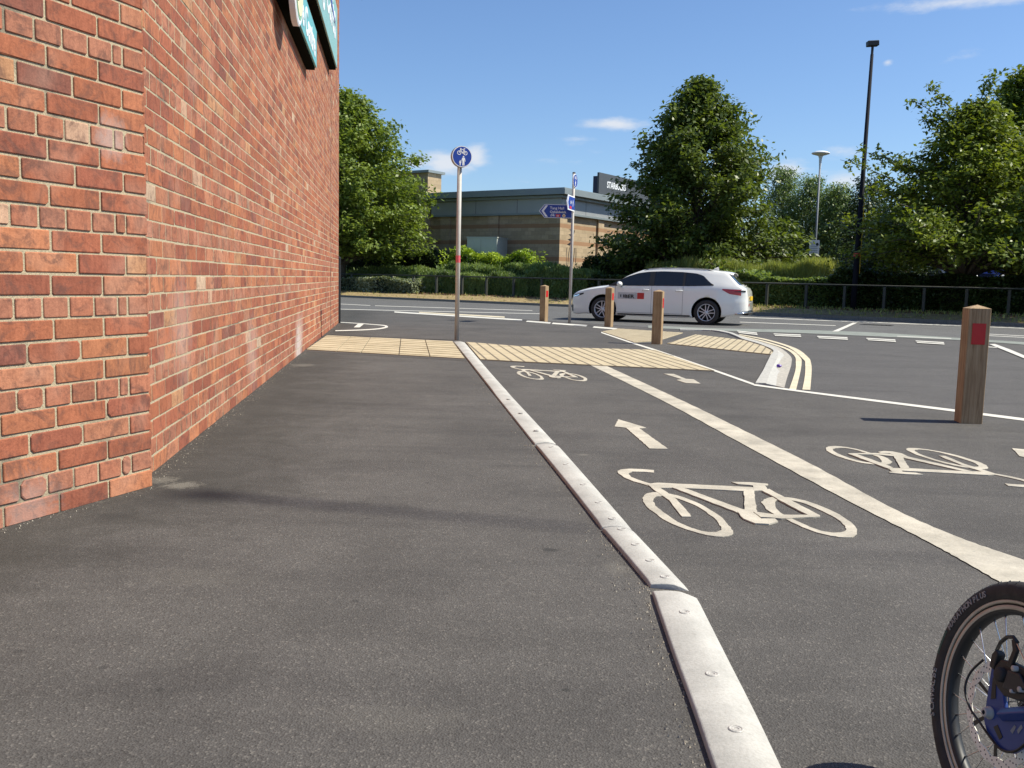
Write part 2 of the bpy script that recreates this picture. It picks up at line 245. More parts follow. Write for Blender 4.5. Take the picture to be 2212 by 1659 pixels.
# ------------------------------------------------------------------ mesh helpers
class MB:
    def __init__(s): s.v = []; s.f = []
    def add(s, vs, fs):
        o = len(s.v); s.v += [tuple(p) for p in vs]; s.f += [tuple(i + o for i in f) for f in fs]; return s
    def box(s, x0, x1, y0, y1, z0, z1, M=None):
        vs = [Vector(p) for p in ((x0, y0, z0), (x1, y0, z0), (x1, y1, z0), (x0, y1, z0), (x0, y0, z1), (x1, y0, z1), (x1, y1, z1), (x0, y1, z1))]
        if M is not None: vs = [M @ p for p in vs]
        return s.add(vs, [(0, 3, 2, 1), (4, 5, 6, 7), (0, 1, 5, 4), (1, 2, 6, 5), (2, 3, 7, 6), (3, 0, 4, 7)])
    def prism(s, pts, z0, z1, M=None):               # outline in x, y; thickness z0..z1
        a = sum(pts[i][0] * pts[(i + 1) % len(pts)][1] - pts[(i + 1) % len(pts)][0] * pts[i][1] for i in range(len(pts)))
        if a < 0: pts = pts[::-1]
        n = len(pts); vs = [Vector((p[0], p[1], z0)) for p in pts] + [Vector((p[0], p[1], z1)) for p in pts]
        if M is not None: vs = [M @ p for p in vs]
        return s.add(vs, [tuple(range(n))[::-1], tuple(range(n, 2 * n))] + [(i, (i + 1) % n, n + (i + 1) % n, n + i) for i in range(n)])
    def ringp(s, outer, inner, z0, z1, M=None):
        n = len(outer); vs = [Vector((p[0], p[1], z)) for z in (z0, z1) for r in (outer, inner) for p in r]
        if M is not None: vs = [M @ p for p in vs]
        fs = []
        for i in range(n):
            j = (i + 1) % n
            fs += [(2 * n + i, 2 * n + j, 3 * n + j, 3 * n + i), (i, n + i, n + j, j), (i, j, 2 * n + j, 2 * n + i), (n + i, 3 * n + i, 3 * n + j, n + j)]
        return s.add(vs, fs)
    def tube(s, pts, r, n=8, cap=True, r1=None):
        pts = [Vector(p) for p in pts]; m = len(pts); rr = [r + ((r1 if r1 is not None else r) - r) * i / (m - 1) for i in range(m)] if not isinstance(r, (list, tuple)) else list(r)
        t0 = (pts[1] - pts[0]).normalized(); a = t0.cross(Vector((0, 0, 1)) if abs(t0.z) < .9 else Vector((1, 0, 0))).normalized(); vs = []
        for i, p in enumerate(pts):
            t = (pts[min(i + 1, m - 1)] - pts[max(i - 1, 0)]).normalized(); a = (a - t * a.dot(t)).normalized(); b = t.cross(a)
            for k in range(n):
                th = 2 * math.pi * k / n; vs.append(p + (a * math.cos(th) + b * math.sin(th)) * rr[i])
        fs = [(i * n + k, i * n + (k + 1) % n, (i + 1) * n + (k + 1) % n, (i + 1) * n + k) for i in range(m - 1) for k in range(n)]
        if cap: fs += [tuple(range(n))[::-1], tuple(range((m - 1) * n, m * n))]
        return s.add(vs, fs)
    def lathe(s, prof, n=24, M=None, closed=False):   # (radius, z) pairs about z
        vs = []; m = len(prof)
        for r, z in prof:
            for k in range(n):
                th = 2 * math.pi * k / n; p = Vector((r * math.cos(th), r * math.sin(th), z)); vs.append(M @ p if M is not None else p)
        fs = [(i * n + k, i * n + (k + 1) % n, ((i + 1) % m) * n + (k + 1) % n, ((i + 1) % m) * n + k) for i in range(m if closed else m - 1) for k in range(n)]
        return s.add(vs, fs)
    def build(s, name, mat, parent=None, smooth=False, M=None):
        me = bpy.data.meshes.new(name); me.from_pydata(s.v, [], s.f); me.materials.append(mat)
        if smooth: me.polygons.foreach_set('use_smooth', [True] * len(me.polygons)); me.update()
        o = bpy.data.objects.new(name, me); COL.objects.link(o)
        if parent is not None: o.parent = parent
        if M is not None: o.matrix_basis = M
        return o
def tag(o, label=None, cat=None, group=None, kind=None):
    for k, v in (('label', label), ('category', cat), ('group', group), ('kind', kind)):
        if v: o[k] = v
    return o
def empty(name, loc=(0, 0, 0), rz=0):
    o = bpy.data.objects.new(name, None); COL.objects.link(o); o.location = loc; o.rotation_euler = (0, 0, rz); o.empty_display_size = .1; return o
def bevel(o, wd, seg=2, ang=40):
    b = o.modifiers.new('bevel', 'BEVEL'); b.width = wd; b.segments = seg; b.limit_method = 'ANGLE'; b.angle_limit = rad(ang); return o
def dup(o, parent=None):
    c = o.copy(); COL.objects.link(c); c.parent = parent
    for ch in list(o.children): dup(ch, c)
    return c
def text(name, body, size, M, mat, parent, ext=.002, bold=0, align='LEFT', sx=1, sp=1):
    cu = bpy.data.curves.new(name, 'FONT'); cu.body = body; cu.size = size; cu.extrude = ext; cu.offset = bold; cu.align_x = align; cu.space_character = sp; cu.resolution_u = 3
    o = bpy.data.objects.new(name, cu); COL.objects.link(o); bpy.context.view_layer.update()
    me = bpy.data.meshes.new_from_object(o.evaluated_get(bpy.context.evaluated_depsgraph_get())); me.name = name
    bpy.data.objects.remove(o); bpy.data.curves.remove(cu); me.materials.clear(); me.materials.append(mat)
    if sx != 1: me.transform(Matrix.Diagonal((sx, 1, 1, 1)))
    q = bpy.data.objects.new(name, me); COL.objects.link(q); q.parent = parent; q.matrix_basis = M; return q
def frameM(loc, right, up):                           # plane whose local x runs right, y up, z out of the face
    r = Vector(right).normalized(); u = Vector(up).normalized(); n = r.cross(u); m = Matrix((r, u, n)).transposed().to_4x4(); m.translation = Vector(loc); return m

# ------------------------------------------------------------------ ground sheets
def gpts(l, z=0): return [G(u, v, z).xy for u, v in l]
def sheet(name, pts, z, mat, th=None):
    m = MB(); n = len(pts)
    a = sum(pts[i][0] * pts[(i + 1) % n][1] - pts[(i + 1) % n][0] * pts[i][1] for i in range(n))
    if a < 0: pts = pts[::-1]
    if th: m.prism(pts, z - th, z)
    else: m.add([(p[0], p[1], z) for p in pts], [tuple(range(n))])
    o = m.build(name, mat); bm = bmesh.new(); bm.from_mesh(o.data); bmesh.ops.triangulate(bm, faces=[f for f in bm.faces if len(f.verts) > 4]); bm.to_mesh(o.data); bm.free(); return o
KA, KB = G(738, 642).xy, G(2076, 700).xy
kd = (KB - KA).normalized(); kn = Vector((-kd.y, kd.x))                      # along the far kerb, and away from the road
def K(s, off=0.0, z=0.0): p = KA + kd * s + kn * off; return Vector((p.x, p.y, z))
tag(sheet('ground', [(-600, -60), (600, -60), (600, 900), (-600, 900)], -.03, MT['soil']), 'dark earth under and beyond the streets', kind='structure')
tag(sheet('side_road', [(-60, -20), (90, -20), (90, 60), (-60, 100)], 0, MT['side']), 'grey asphalt of the side road mouth', kind='structure')
bandline = [(300, 655), (738, 668), (1128, 690), (1469, 712), (1560, 716), (1740, 721), (1900, 728), (2075, 736), (2212, 744)]
bp = gpts(bandline)
mr_pts = [K(-60).xy, ] + [K(100).xy] + [Vector((bp[-1].x + 45, bp[-1].y - 26))] + bp[::-1] + [Vector((-70, 60))]
tag(sheet('main_road', mr_pts, .004, MT['road']), 'pale grey asphalt of the main road', kind='structure')
kerb_out = [(1440, 945), (1480, 800), (1520, 680), (1540, 600), (1530, 510), (1480, 455), (1400, 400), (1250, 345), (1100, 300), (900, 240), (780, 205), (640, 182), (420, 152), (0, 140)]
def c1(l): return [((1700 + x / 5.53) / 1.1573, (800 + y / 5.53) / 1.1573) for x, y in l]
pv = [(852, 674), (1128, 691), (1334, 709)] + c1([(0, 150), (420, 158), (640, 195), (870, 290), (1200, 395), (1290, 440), (1255, 505), (1140, 740), (1040, 905), (1490, 970)]) + [(2212, 908)]
pp = gpts(pv); e = (pp[-1] - pp[-2]).normalized()
pp = [Vector((-40, pp[0].y + 1.5))] + pp + [pp[-1] + e * 25, Vector((30, -8)), Vector((-40, -8))]
tag(sheet('pavement', pp, .008, MT['pave']), 'dark asphalt footway and cycle track beside the brick wall', kind='structure')
# planting bed and verge behind the far kerb
vg = MB(); S = list(range(-60, 100, 2)); V = []; Fc = []
rows = [(.13, .10), (.7, .15), (1.3, .24), (2.1, .29), (2.4, .29)]
for s in S:
    for (o_, z) in rows: q = K(s, o_); V.append((q.x, q.y, z + random.uniform(-.012, .012)))
nr = len(rows)
for i in range(len(S) - 1):
    for j in range(nr - 1): Fc.append((i * nr + j, (i + 1) * nr + j, (i + 1) * nr + j + 1, i * nr + j + 1))
vg.add(V, Fc); tag(vg.build('verge', MT['verge'], smooth=True), 'dry sunlit grass strip along the far kerb', kind='structure')
q0, q1 = K(-70, 2.3), K(110, 2.3); far = [q0.xy, q1.xy, q1.xy + kn * 160, q0.xy + kn * 160]
tag(sheet('planting_bed', far, .285, MT['soil']), 'raised bark and soil bed behind the rail', kind='structure')
kb = MB(); s = -60.0
while s < 99: a, b, c, d = K(s, 0), K(s + .905, 0), K(s + .905, .128), K(s, .128); kb.prism([a.xy, b.xy, c.xy, d.xy], -.02, .105 + random.uniform(-.003, .003)); s += .915
tag(kb.build('far_kerb', MT['kerbd']), 'line of concrete kerb stones along the far side of the road', kind='structure')  # kerb colour darkened to carry the shade on its road face

# ------------------------------------------------------------------ corner kerb and channel
top_in = c1([(1040, 905), (1140, 740), (1200, 615), (1255, 505), (1290, 445), (1200, 392), (1050, 335), (870, 283), (760, 232), (640, 190), (420, 156), (0, 147)])
top_out = c1([(1190, 912), (1255, 740), (1300, 640), (1355, 520), (1340, 430), (1240, 380), (1090, 325), (900, 265), (790, 220), (690, 184), (470, 150), (0, 136)])
def ribbon(mb, A, B, z0, z1, zb=None):
    zb = z1 if zb is None else zb; n = len(A); vs = []
    for a, b in zip(A, B): vs += [(a.x, a.y, z1), (b.x, b.y, zb), (a.x, a.y, z0), (b.x, b.y, z0)]
    fs = []
    for i in range(n - 1): o = 4 * i; fs += [(o, o + 1, o + 5, o + 4), (o, o + 4, o + 6, o + 2), (o + 1, o + 3, o + 7, o + 5)]
    fs += [(0, 2, 3, 1), (4 * n - 4, 4 * n - 3, 4 * n - 1, 4 * n - 2)]; mb.add(vs, fs); return mb
def dense(l, k=4):
    r = []
    for i in range(len(l) - 1):
        p0, p1, p2, p3 = l[max(i - 1, 0)], l[i], l[i + 1], l[min(i + 2, len(l) - 1)]
        for j in range(k):
            t = j / k; f = lambda a, b, c, d: .5 * (2 * b + (c - a) * t + (2 * a - 5 * b + 4 * c - d) * t * t + (3 * b - a - 3 * c + d) * t ** 3)
            r.append(Vector((f(p0[0], p1[0], p2[0], p3[0]), f(p0[1], p1[1], p2[1], p3[1]))))
    r.append(Vector(l[-1])); return r
ti, to = dense(gpts(top_in)), dense(gpts(top_out)); face = [Vector((b.x + (b - a).normalized().x * .10, b.y + (b - a).normalized().y * .10)) for a, b in zip(ti, to)]
ck = empty('corner_kerb', (*G(1650, 800).xy, 0)); tag(ck, 'curved pale stone kerb rounding the corner beside the double cream lines', 'kerb')
inv = Matrix.Translation(-Vector(ck.location)); C_ = lambda mb, n, m, p: mb.build(n, m, p, M=inv)
mb = MB()
for i in range(0, len(ti) - 2, 2): ribbon(mb, ti[i:i + 3], to[i:i + 3], 0, .03 + .0005 * (i % 4)) if i % 4 else ribbon(mb, [ti[i].lerp(ti[i + 1], .05)] + ti[i + 1:i + 3], [to[i].lerp(to[i + 1], .05)] + to[i + 1:i + 3], 0, .03)
C_(mb, 'kerb_stone', MT['conc'], ck); mb = MB(); ribbon(mb, to, face, 0, .026, .008); C_(mb, 'kerb_face', MT['conc'], ck)
ko = dense(gpts(c1([(1440, 945), (1480, 800), (1520, 680), (1540, 600), (1530, 510), (1400, 400), (1270, 350), (1100, 300), (900, 245), (780, 207), (600, 175), (300, 145)])))
mb = MB(); n_ = min(len(face), len(ko)); fa = [face[int(i * (len(face) - 1) / (len(ko) - 1))] for i in range(len(ko))]; ribbon(mb, fa, ko, 0, .0075); C_(mb, 'channel_stone', MT['channel'], ck)
# painted ribbons
def painted(name, A, B, z, mat, label, group=None, k=4, cat='road marking'):
    a, b = dense(gpts(A), k), dense(gpts(B), k); mb = MB()
    if name == 'centre_line': a, b = [[p + Vector((math.sin(i * 9.1 + q * 5) * .003, math.sin(i * 4.3 + q) * .002)) for i, p in enumerate(s_)] for q, s_ in enumerate((a, b))]
    n = min(len(a), len(b)); mb.add([(p.x, p.y, z) for p in a] + [(p.x, p.y, z) for p in b], [(i, len(a) + i, len(a) + i + 1, i + 1) for i in range(n - 1)])
    o = mb.build(name, mat); bm = bmesh.new(); bm.from_mesh(o.data); bmesh.ops.recalc_face_normals(bm, faces=bm.faces)
    if bm.faces and sum(f.normal.z for f in bm.faces) < 0: bmesh.ops.reverse_faces(bm, faces=bm.faces)
    bm.to_mesh(o.data); bm.free(); return tag(o, label, cat, group)
g2 = 'double cream lines round the corner'
painted('painted_line', c1([(1510, 962), (1590, 720), (1600, 600), (1580, 500), (1440, 400), (1150, 308), (900, 245), (780, 215)]), c1([(1605, 972), (1660, 740), (1680, 600), (1660, 520), (1520, 410), (1200, 303), (930, 240), (820, 213)]), .007, MT['cream'], 'inner of two cream lines curving round the corner kerb', g2)
painted('painted_line', c1([(1690, 970), (1725, 780), (1730, 620), (1700, 545), (1500, 385), (1200, 288), (960, 235), (800, 205)]), c1([(1800, 975), (1820, 700), (1808, 590), (1770, 520), (1600, 395), (1260, 285), (1000, 230), (830, 202)]), .007, MT['cream'], 'outer of two cream lines curving round the corner kerb', g2)
painted('centre_line', [(1275.6, 791), (1427, 866), (1590, 955), (1806, 1073), (1977, 1161.6), (2066, 1210), (2154, 1261), (2260, 1325)], [(1307, 791), (1465, 864), (1578, 919), (1749, 1005), (1920, 1099), (2060, 1162), (2186, 1207), (2300, 1245)], .012, MT['white'], 'wide worn white line dividing the two cycle lanes, broadening towards the camera', k=9)
painted('edge_line', [(1298.5, 718), (1368, 741.5), (1415, 756), (1545, 801), (1632, 832)], [(1298.5, 720.5), (1368, 744.5), (1415, 759.5), (1545, 805), (1630, 835.5)], .0125, MT['dashw'], 'thin white edging running from the buff paving to the corner kerb', k=2)
painted('edge_line', [(1631, 832), (1702, 842), (1815, 856.5), (2060, 887), (2212, 906.5), (2500, 943)], [(1630, 835.5), (1702, 845.5), (1815, 860.5), (2060, 892), (2212, 912), (2500, 949)], .012, MT['dashw'], 'thin bright white flush edging across the mouth of the side road behind the nearest bollard', k=2)
painted('edge_line', [(852, 673.5), (1128, 691)], [(852, 676), (1128, 693.8)], .013, MT['dashw'], 'long white line along the road edge behind the tall sign pole', k=2)
painted('cream_edge_line', [(905, 674.3), (1090, 684.5)], [(905, 676.2), (1090, 687.2)], .011, MT['cream'], 'faded cream line just beyond the long white road edge line', k=2)
dg = 'white dashes along the road edge by the bollards'
for a, b, lb in (((1139, 693.4), (1190.7, 697.4), 'white road edge dash under the farthest wooden bollard'), ((1194.6, 698), (1269, 703.4), 'white road edge dash at the foot of the direction signpost'), ((1283, 706), (1334, 710.3), 'white road edge dash at the foot of the middle bollard')):
    painted('edge_dash', [a, b], [(a[0] - 3, a[1] + 2.8), (b[0] - 3, b[1] + 2.8)], .013, MT['dashw'], lb, dg, 1)
painted('worn_band', [(1400, 703.5), (1560, 710), (1740, 713.5), (1900, 719.5), (2075, 731), (2300, 745)], [(1400, 709), (1560, 715), (1740, 720.5), (1900, 727.5), (2075, 735.5), (2300, 752)], .0075, MT['band'], 'worn greenish painted band along the edge of the main road')
def c8(l): return [((1880 + x / 3.253) / 1.1573, (600 + y / 3.253) / 1.1573) for x, y in l]
gw = 'double give way dashes across the side road'
ords = ['first', 'second', 'third', 'fourth', 'fifth']
for i, (p1, p2) in enumerate((((-120, 741), (40, 757)), ((175, 765), (395, 773)), ((530, 785), (775, 796)), ((930, 801), (1165, 814)), ((1330, 823), (1560, 836)))):
    for k, dy in enumerate((0, 12)):
        A = c8([(p1[0] + k * 10, p1[1] + dy), (p2[0] + 4 * k, p2[1] + dy)]); B = c8([(p1[0] + k * 10, p1[1] + dy + 7), (p2[0] + 4 * k, p2[1] + dy + 8)])
        painted('give_way_dash', A, B, .013 + .0005 * i, MT['dashw'], f'{"farther" if k == 0 else "nearer"} white give way dash of the {ords[i]} pair counted from the corner kerb', gw, 1)
painted('diagonal_bar', c8([(650, 748), (820, 675)]), c8([(700, 748), (858, 675)]), .0125, MT['dashw'], 'thick white diagonal bar painted on the main road', k=2)
painted('hatch_line', c8([(1930, 852), (2060, 905), (2212, 968)]), c8([(1975, 850), (2110, 900), (2260, 965)]), .0125, MT['dashw'], 'white hatching line on the road right of the nearest bollard', k=2)
painted('hatch_stub', c8([(1905, 870), (1990, 874)]), c8([(1905, 876), (1990, 880)]), .0105, MT['dashw'], 'short white bar at the top of the hatching by the nearest bollard', k=2)
far_lines = [(c8([(-100, 628), (1700, 698), (2300, 722)]), 1.1, 'thin white line along the far side of the main road'), (c8([(-100, 668), (680, 697)]), 1.0, 'thin white lane line behind the diagonal bar'), (c8([(1180, 783), (1620, 803)]), 1.2, 'thin pale line above the fourth give way pair'),
             (c8([(1900, 765), (2300, 785)]), 1.0, 'upper of two thin white lines right of the nearest bollard'), (c8([(1900, 778), (2300, 798)]), 1.0, 'lower of two thin white lines right of the nearest bollard'),
             ([(560, 664), (1170, 678)], .9, 'thin white lane line crossing behind both sign poles'), ([(810, 660.5), (1150, 671)], .8, 'farthest thin white lane line at the left of the main road'), ([(560, 648), (800, 660)], .8, 'thin white lane line emerging from behind the brick wall')]
for pts_, t_, lb in far_lines: painted('lane_line', pts_, [(a, b + t_) for a, b in pts_], .0095, MT['dashw'], lb, 'thin lane lines on the main road', 2)
# end mark of the lane beside the wall
ov = [(724.5, 714.7), (780, 713), (815, 710.6), (829, 708), (832, 706.6), (828, 705), (812, 703.2), (770, 700), (724, 697.2)]; iv = [(724.5, 716.6), (782, 715), (820, 712.3), (836, 709), (838, 706.4), (832, 703.6), (812, 701.8), (770, 698.7), (724, 696)]
painted('rounded_mark', ov, iv, .012, MT['dashw'], 'rounded white outline painted on the ground at the far end of the wall', k=3)
painted('bar_mark', [(773, 701), (786, 701)], [(764, 708.5), (777, 708.5)], .013, MT['dashw'], 'short white bar inside the rounded outline by the wall', k=1)

# ------------------------------------------------------------------ cycle symbols and arrows
def c5(l): return [((1480 + x / 3.16) / 1.1573, (1000 + y / 3.16) / 1.1573) for x, y in l]
rings = [([(398, 800), (415, 770), (450, 752), (520, 745), (600, 757), (700, 778), (850, 840), (1000, 930), (1080, 1010), (1114, 1062), (1085, 1090), (1000, 1099), (880, 1080), (740, 1040), (600, 980), (480, 900), (418, 845)],
          [(482, 812), (486, 795), (500, 782), (540, 775), (590, 780), (680, 797), (830, 858), (950, 940), (1000, 995), (1020, 1038), (1000, 1056), (940, 1064), (860, 1052), (760, 1020), (650, 965), (555, 900), (500, 850)]),
         ([(1335, 825), (1370, 797), (1430, 783), (1530, 785), (1680, 812), (1850, 875), (1980, 940), (2060, 1000), (2095, 1055), (2065, 1097), (1980, 1105), (1850, 1085), (1700, 1040), (1540, 965), (1400, 900)],
          [(1440, 835), (1450, 815), (1480, 806), (1545, 808), (1660, 830), (1800, 885), (1920, 950), (1985, 1000), (2005, 1038), (1975, 1062), (1890, 1067), (1780, 1045), (1670, 1000), (1560, 945), (1470, 895)])]
polys = [[(430, 690), (330, 660), (245, 625), (205, 592), (205, 578), (230, 565), (300, 558), (390, 562), (485, 570), (485, 590), (400, 583), (320, 582), (292, 590), (285, 600), (310, 625), (400, 660), (490, 685)],
         [(445, 690), (530, 705), (650, 790), (740, 885), (785, 942), (710, 940), (610, 810), (540, 765)], [(430, 682), (520, 672), (1370, 712), (1385, 732), (1200, 738), (700, 712), (480, 712)],
         [(1098, 665), (1250, 668), (1340, 676), (1385, 680), (1390, 692), (1290, 697), (1240, 690), (1150, 684)], [(1270, 690), (1360, 690), (1390, 735), (1275, 735)], [(635, 712), (715, 712), (1190, 885), (1150, 912)],
         [(1198, 735), (1280, 735), (1300, 915), (1205, 905)], [(1145, 905), (1180, 885), (1240, 895), (1290, 925), (1330, 960), (1440, 960), (1465, 985), (1400, 1005), (1290, 1000), (1190, 960)],
         [(1270, 905), (1450, 930), (1800, 933), (1802, 946), (1500, 962), (1330, 948)], [(1345, 740), (1395, 725), (1800, 936), (1725, 946)]]
P0 = [Vector(G(*p).xy) for p in c5([(750, 920), (1720, 945), (240, 590)])]     # front hub, rear hub, handlebar of the nearest symbol
def affine(src, dst):
    A = np.array([[p.x, p.y, 1] for p in src]); B = np.array([[p.x, p.y] for p in dst]); X = np.linalg.solve(A, B); return lambda p: Vector((p.x * X[0, 0] + p.y * X[1, 0] + X[2, 0], p.x * X[0, 1] + p.y * X[1, 1] + X[2, 1]))
RG = random.Random(77)
def rag(pts, step=.035, amp=.0028):
    r = []
    for a, b in zip(pts, pts[1:] + pts[:1]):
        n = max(1, int((b - a).length / step))
        for i in range(n): p = a.lerp(b, i / n); r.append(Vector((p.x + RG.uniform(-amp, amp), p.y + RG.uniform(-amp, amp))))
    return r
def cyc(dst, label):
    f = affine(P0, dst); mb = MB(); k = 0
    for o, i in rings:
        a = [f(p) for p in dense(gpts(c5(o + o[:1])), 4)][:-1]; a = [p + Vector((RG.uniform(-.003, .003), RG.uniform(-.003, .003))) for p in a]; b = [f(p) for p in dense(gpts(c5(i + i[:1])), 4)][:-1]; b = [p + Vector((RG.uniform(-.003, .003), RG.uniform(-.003, .003))) for p in b]; mb.ringp(a, b, .0085, .0115 + k * .0004); k += 1
    for pl in polys: mb.prism(rag([f(p) for p in gpts(c5(pl))]), .0085, .0115 + k * .0004); k += 1
    o = mb.build('cycle_symbol', MT['white']); bm = bmesh.new(); bm.from_mesh(o.data); bmesh.ops.triangulate(bm, faces=[f for f in bm.faces if len(f.verts) > 4]); bmesh.ops.recalc_face_normals(bm, faces=bm.faces); bm.to_mesh(o.data); bm.free()
    return tag(o, label, 'road marking', 'bicycle symbols on the cycle track')
cyc(P0, 'large worn white bicycle symbol nearest the camera, left of the centre line')
def c6(l): return [((2040 + x / 4.254) / 1.1573, (1080 + y / 4.254) / 1.1573) for x, y in l]
cyc([Vector(G(*p).xy) for p in c6([(1350, 285), (420, 253), (2330, 575)])], 'upside-down white bicycle symbol right of the centre line')
def c4(l): return [((1240 + x / 8.508) / 1.1573, (880 + y / 8.508) / 1.1573) for x, y in l]
cyc([Vector(G(*p).xy) for p in c4([(735, 520), (1650, 560), (340, 330)])], 'small far white bicycle symbol just in front of the ribbed buff paving')
def arrow(pts, label):
    mb = MB(); mb.prism(rag(gpts(pts)), .0085, .0125); o = mb.build('painted_arrow', MT['white']); bm = bmesh.new(); bm.from_mesh(o.data); bmesh.ops.triangulate(bm, faces=[f for f in bm.faces if len(f.verts) > 4]); bm.to_mesh(o.data); bm.free(); tag(o, label, 'road marking', 'direction arrows on the cycle track')
arrow(c5([(205, 163), (430, 232), (372, 236), (600, 400), (455, 397), (270, 232), (180, 222)]), 'white arrow above the nearest bicycle symbol pointing away from the camera')
def r4(l): return [((1300 + x / 3.403) / 1.1573, (600 + y / 3.403) / 1.1573) for x, y in l]
arrow(r4([(1220, 1145), (1310, 1148), (1410, 1190), (1480, 1195), (1535, 1232), (1410, 1225), (1330, 1200), (1375, 1193)]), 'small white arrow pointing back towards the camera below the ribbed buff paving')
arrow(c6([(2083, 190), (2330, 215), (2500, 300), (2420, 330), (2160, 275)]), 'white arrow cut off by the right edge of the picture')

# ------------------------------------------------------------------ buff paving
def c2(l): return [((700 + x / 4.022) / 1.1573, (760 + y / 4.022) / 1.1573) for x, y in l]
def bil(Q, s, t): a = Q[0].lerp(Q[1], s); b = Q[3].lerp(Q[2], s); return a.lerp(b, t)
fq = gpts(c2([(470, 325), (1735, 385), (1862, 562), (262, 470)]))
fp = empty('tactile_paving', (*bil(fq, .5, .5), 0)); tag(fp, 'smooth pale buff paving slabs across the footway beside the wall', 'paving'); iv_ = Matrix.Translation(-Vector(fp.location))
cuts = [0, .2, .36, .6, .79, 1]
for i in range(5):
    for j in range(2):
        a = bil(fq, cuts[i] + .003, j * .5 + .006); b = bil(fq, cuts[i + 1] - .003, j * .5 + .006); c = bil(fq, cuts[i + 1] - .003, j * .5 + .494); d = bil(fq, cuts[i] + .003, j * .5 + .494)
        mb = MB(); mb.prism([a, b, c, d], .002, .020 + random.uniform(-.001, .001))
        for r in range(4):                         # low rounded bars across
            t0 = .10 + r * .24; mb.prism([a.lerp(d, t0), b.lerp(c, t0), b.lerp(c, t0 + .1), a.lerp(d, t0 + .1)], .021, .025)
        mb.build('slab', MT['tact'], fp, M=iv_)
mb = MB(); mb.prism([bil(fq, -.0, -.03), bil(fq, 1.0, -.03), bil(fq, 1.01, 1.08), bil(fq, -.01, 1.08)], .002, .0095); mb.build('joint_bed', MT['joint'], fp, M=iv_)
def ribbed(poly, dirv, label, pitch=.075, w=.022, bed=.021, up=.006, group=None, edge=True):
    poly = gpts(poly); c = sum(poly, Vector((0, 0))) / len(poly); rt = empty('tactile_paving', (c.x, c.y, 0)); tag(rt, label, 'paving', group); iv2 = Matrix.Translation((-c.x, -c.y, 0))
    mb = MB(); mb.prism(poly, .002, bed); mb.build('slab', MT['tact'], rt, M=iv2)
    if edge:
        mb = MB(); pe = [c + (p - c) * 1.0 + (p - c).normalized() * .03 for p in poly]; mb.prism(pe, .002, .0092); mb.build('joint_bed', MT['joint'], rt, M=iv2)
    d = Vector(dirv).normalized(); n = Vector((-d.y, d.x)); g = MB(); o = [(p - c).dot(n) for p in poly]; k = min(o) + pitch * .5
    while k < max(o):
        hit = []
        for i in range(len(poly)):
            a, b = poly[i], poly[(i + 1) % len(poly)]; oa, ob = (a - c).dot(n) - k, (b - c).dot(n) - k
            if (oa < 0) != (ob < 0): hit.append(a.lerp(b, oa / (oa - ob)))
        if len(hit) == 2:
            a, b = sorted(hit, key=lambda p: p.dot(d)); a += d * .012; b -= d * .012
            if (b - a).length > .06: g.prism([a - n * w * .5, b - n * w * .5, b + n * w * .5, a + n * w * .5], bed - .001, bed + .0015)
        k += pitch
    g.build('groove', MT['groove'], rt, M=iv2); return rt  # grooves drawn as thin darker strips on the slab
wd = (G(731, 699) - G(329, 1053)).xy.normalized()
ribbed([(1006, 741), (1123, 750.5), (1415, 758.4), (1543, 804), (1123, 784), (1038, 779)], wd, 'long ribbed buff tactile paving across the cycle track', pitch=.155, w=.026)
ribbed([(1300, 718), (1336, 711.5), (1475, 720.5), (1420, 738), (1369, 741)], (-.25, 1), 'small diamond of buff paving behind the third bollard', pitch=.10, w=.016, edge=False)
ribbed([(1441, 744)] + c1([(215, 213), (870, 290), (1150, 375), (1270, 440), (1290, 495)]), (.32, 1), 'fan of ribbed buff paving inside the corner kerb', pitch=.125, w=.022)
painted('step_line', [(712, 721.5), (780, 726), (980, 735)], [(712, 723.2), (780, 727.6), (980, 736.6)], .0105, MT['joint'], 'thin dark joint line behind the smooth buff slabs', k=1, cat='joint')

# ------------------------------------------------------------------ moulded white kerb separator in pieces
def c7(l): return [((1100 + x / 1.515) / 1.1573, (780 + y / 1.515) / 1.1573) for x, y in l]
SL = [(980, 741), (1023, 796), (1070, 857), (1155, 965), (1157, 967), (1231, 1060), (1300, 1150), (1353, 1213), (1405, 1276), (1408, 1288), (1452, 1420), (1497, 1545), (1537, 1665), (1585, 1800)]
SR = [(1004, 741), (1050, 796), (1104, 857), (1202, 963), (1206, 966), (1290, 1062), (1366, 1150), (1424, 1212), (1490, 1283), (1505, 1296), (1567, 1420), (1630, 1545), (1688, 1668), (1750, 1800)]
segs = [(0, 2, 'farthest white kerb piece, beginning at the tall sign pole', 0), (2, 3, 'white kerb piece beside the small far bicycle symbol', 3), (4, 6, 'white kerb piece beside the large white arrow', 5), (6, 8, 'white kerb piece beside the nearest bicycle symbol', 4), (9, 13, 'nearest white kerb piece at the bottom of the picture, set at an angle', 4)]
prof = [(0, .006), (0, .022), (.03, .027), (.30, .0335), (.5, .0345), (.62, .033), (.80, .024), (.97, .013), (1, .010), (1, .004)]
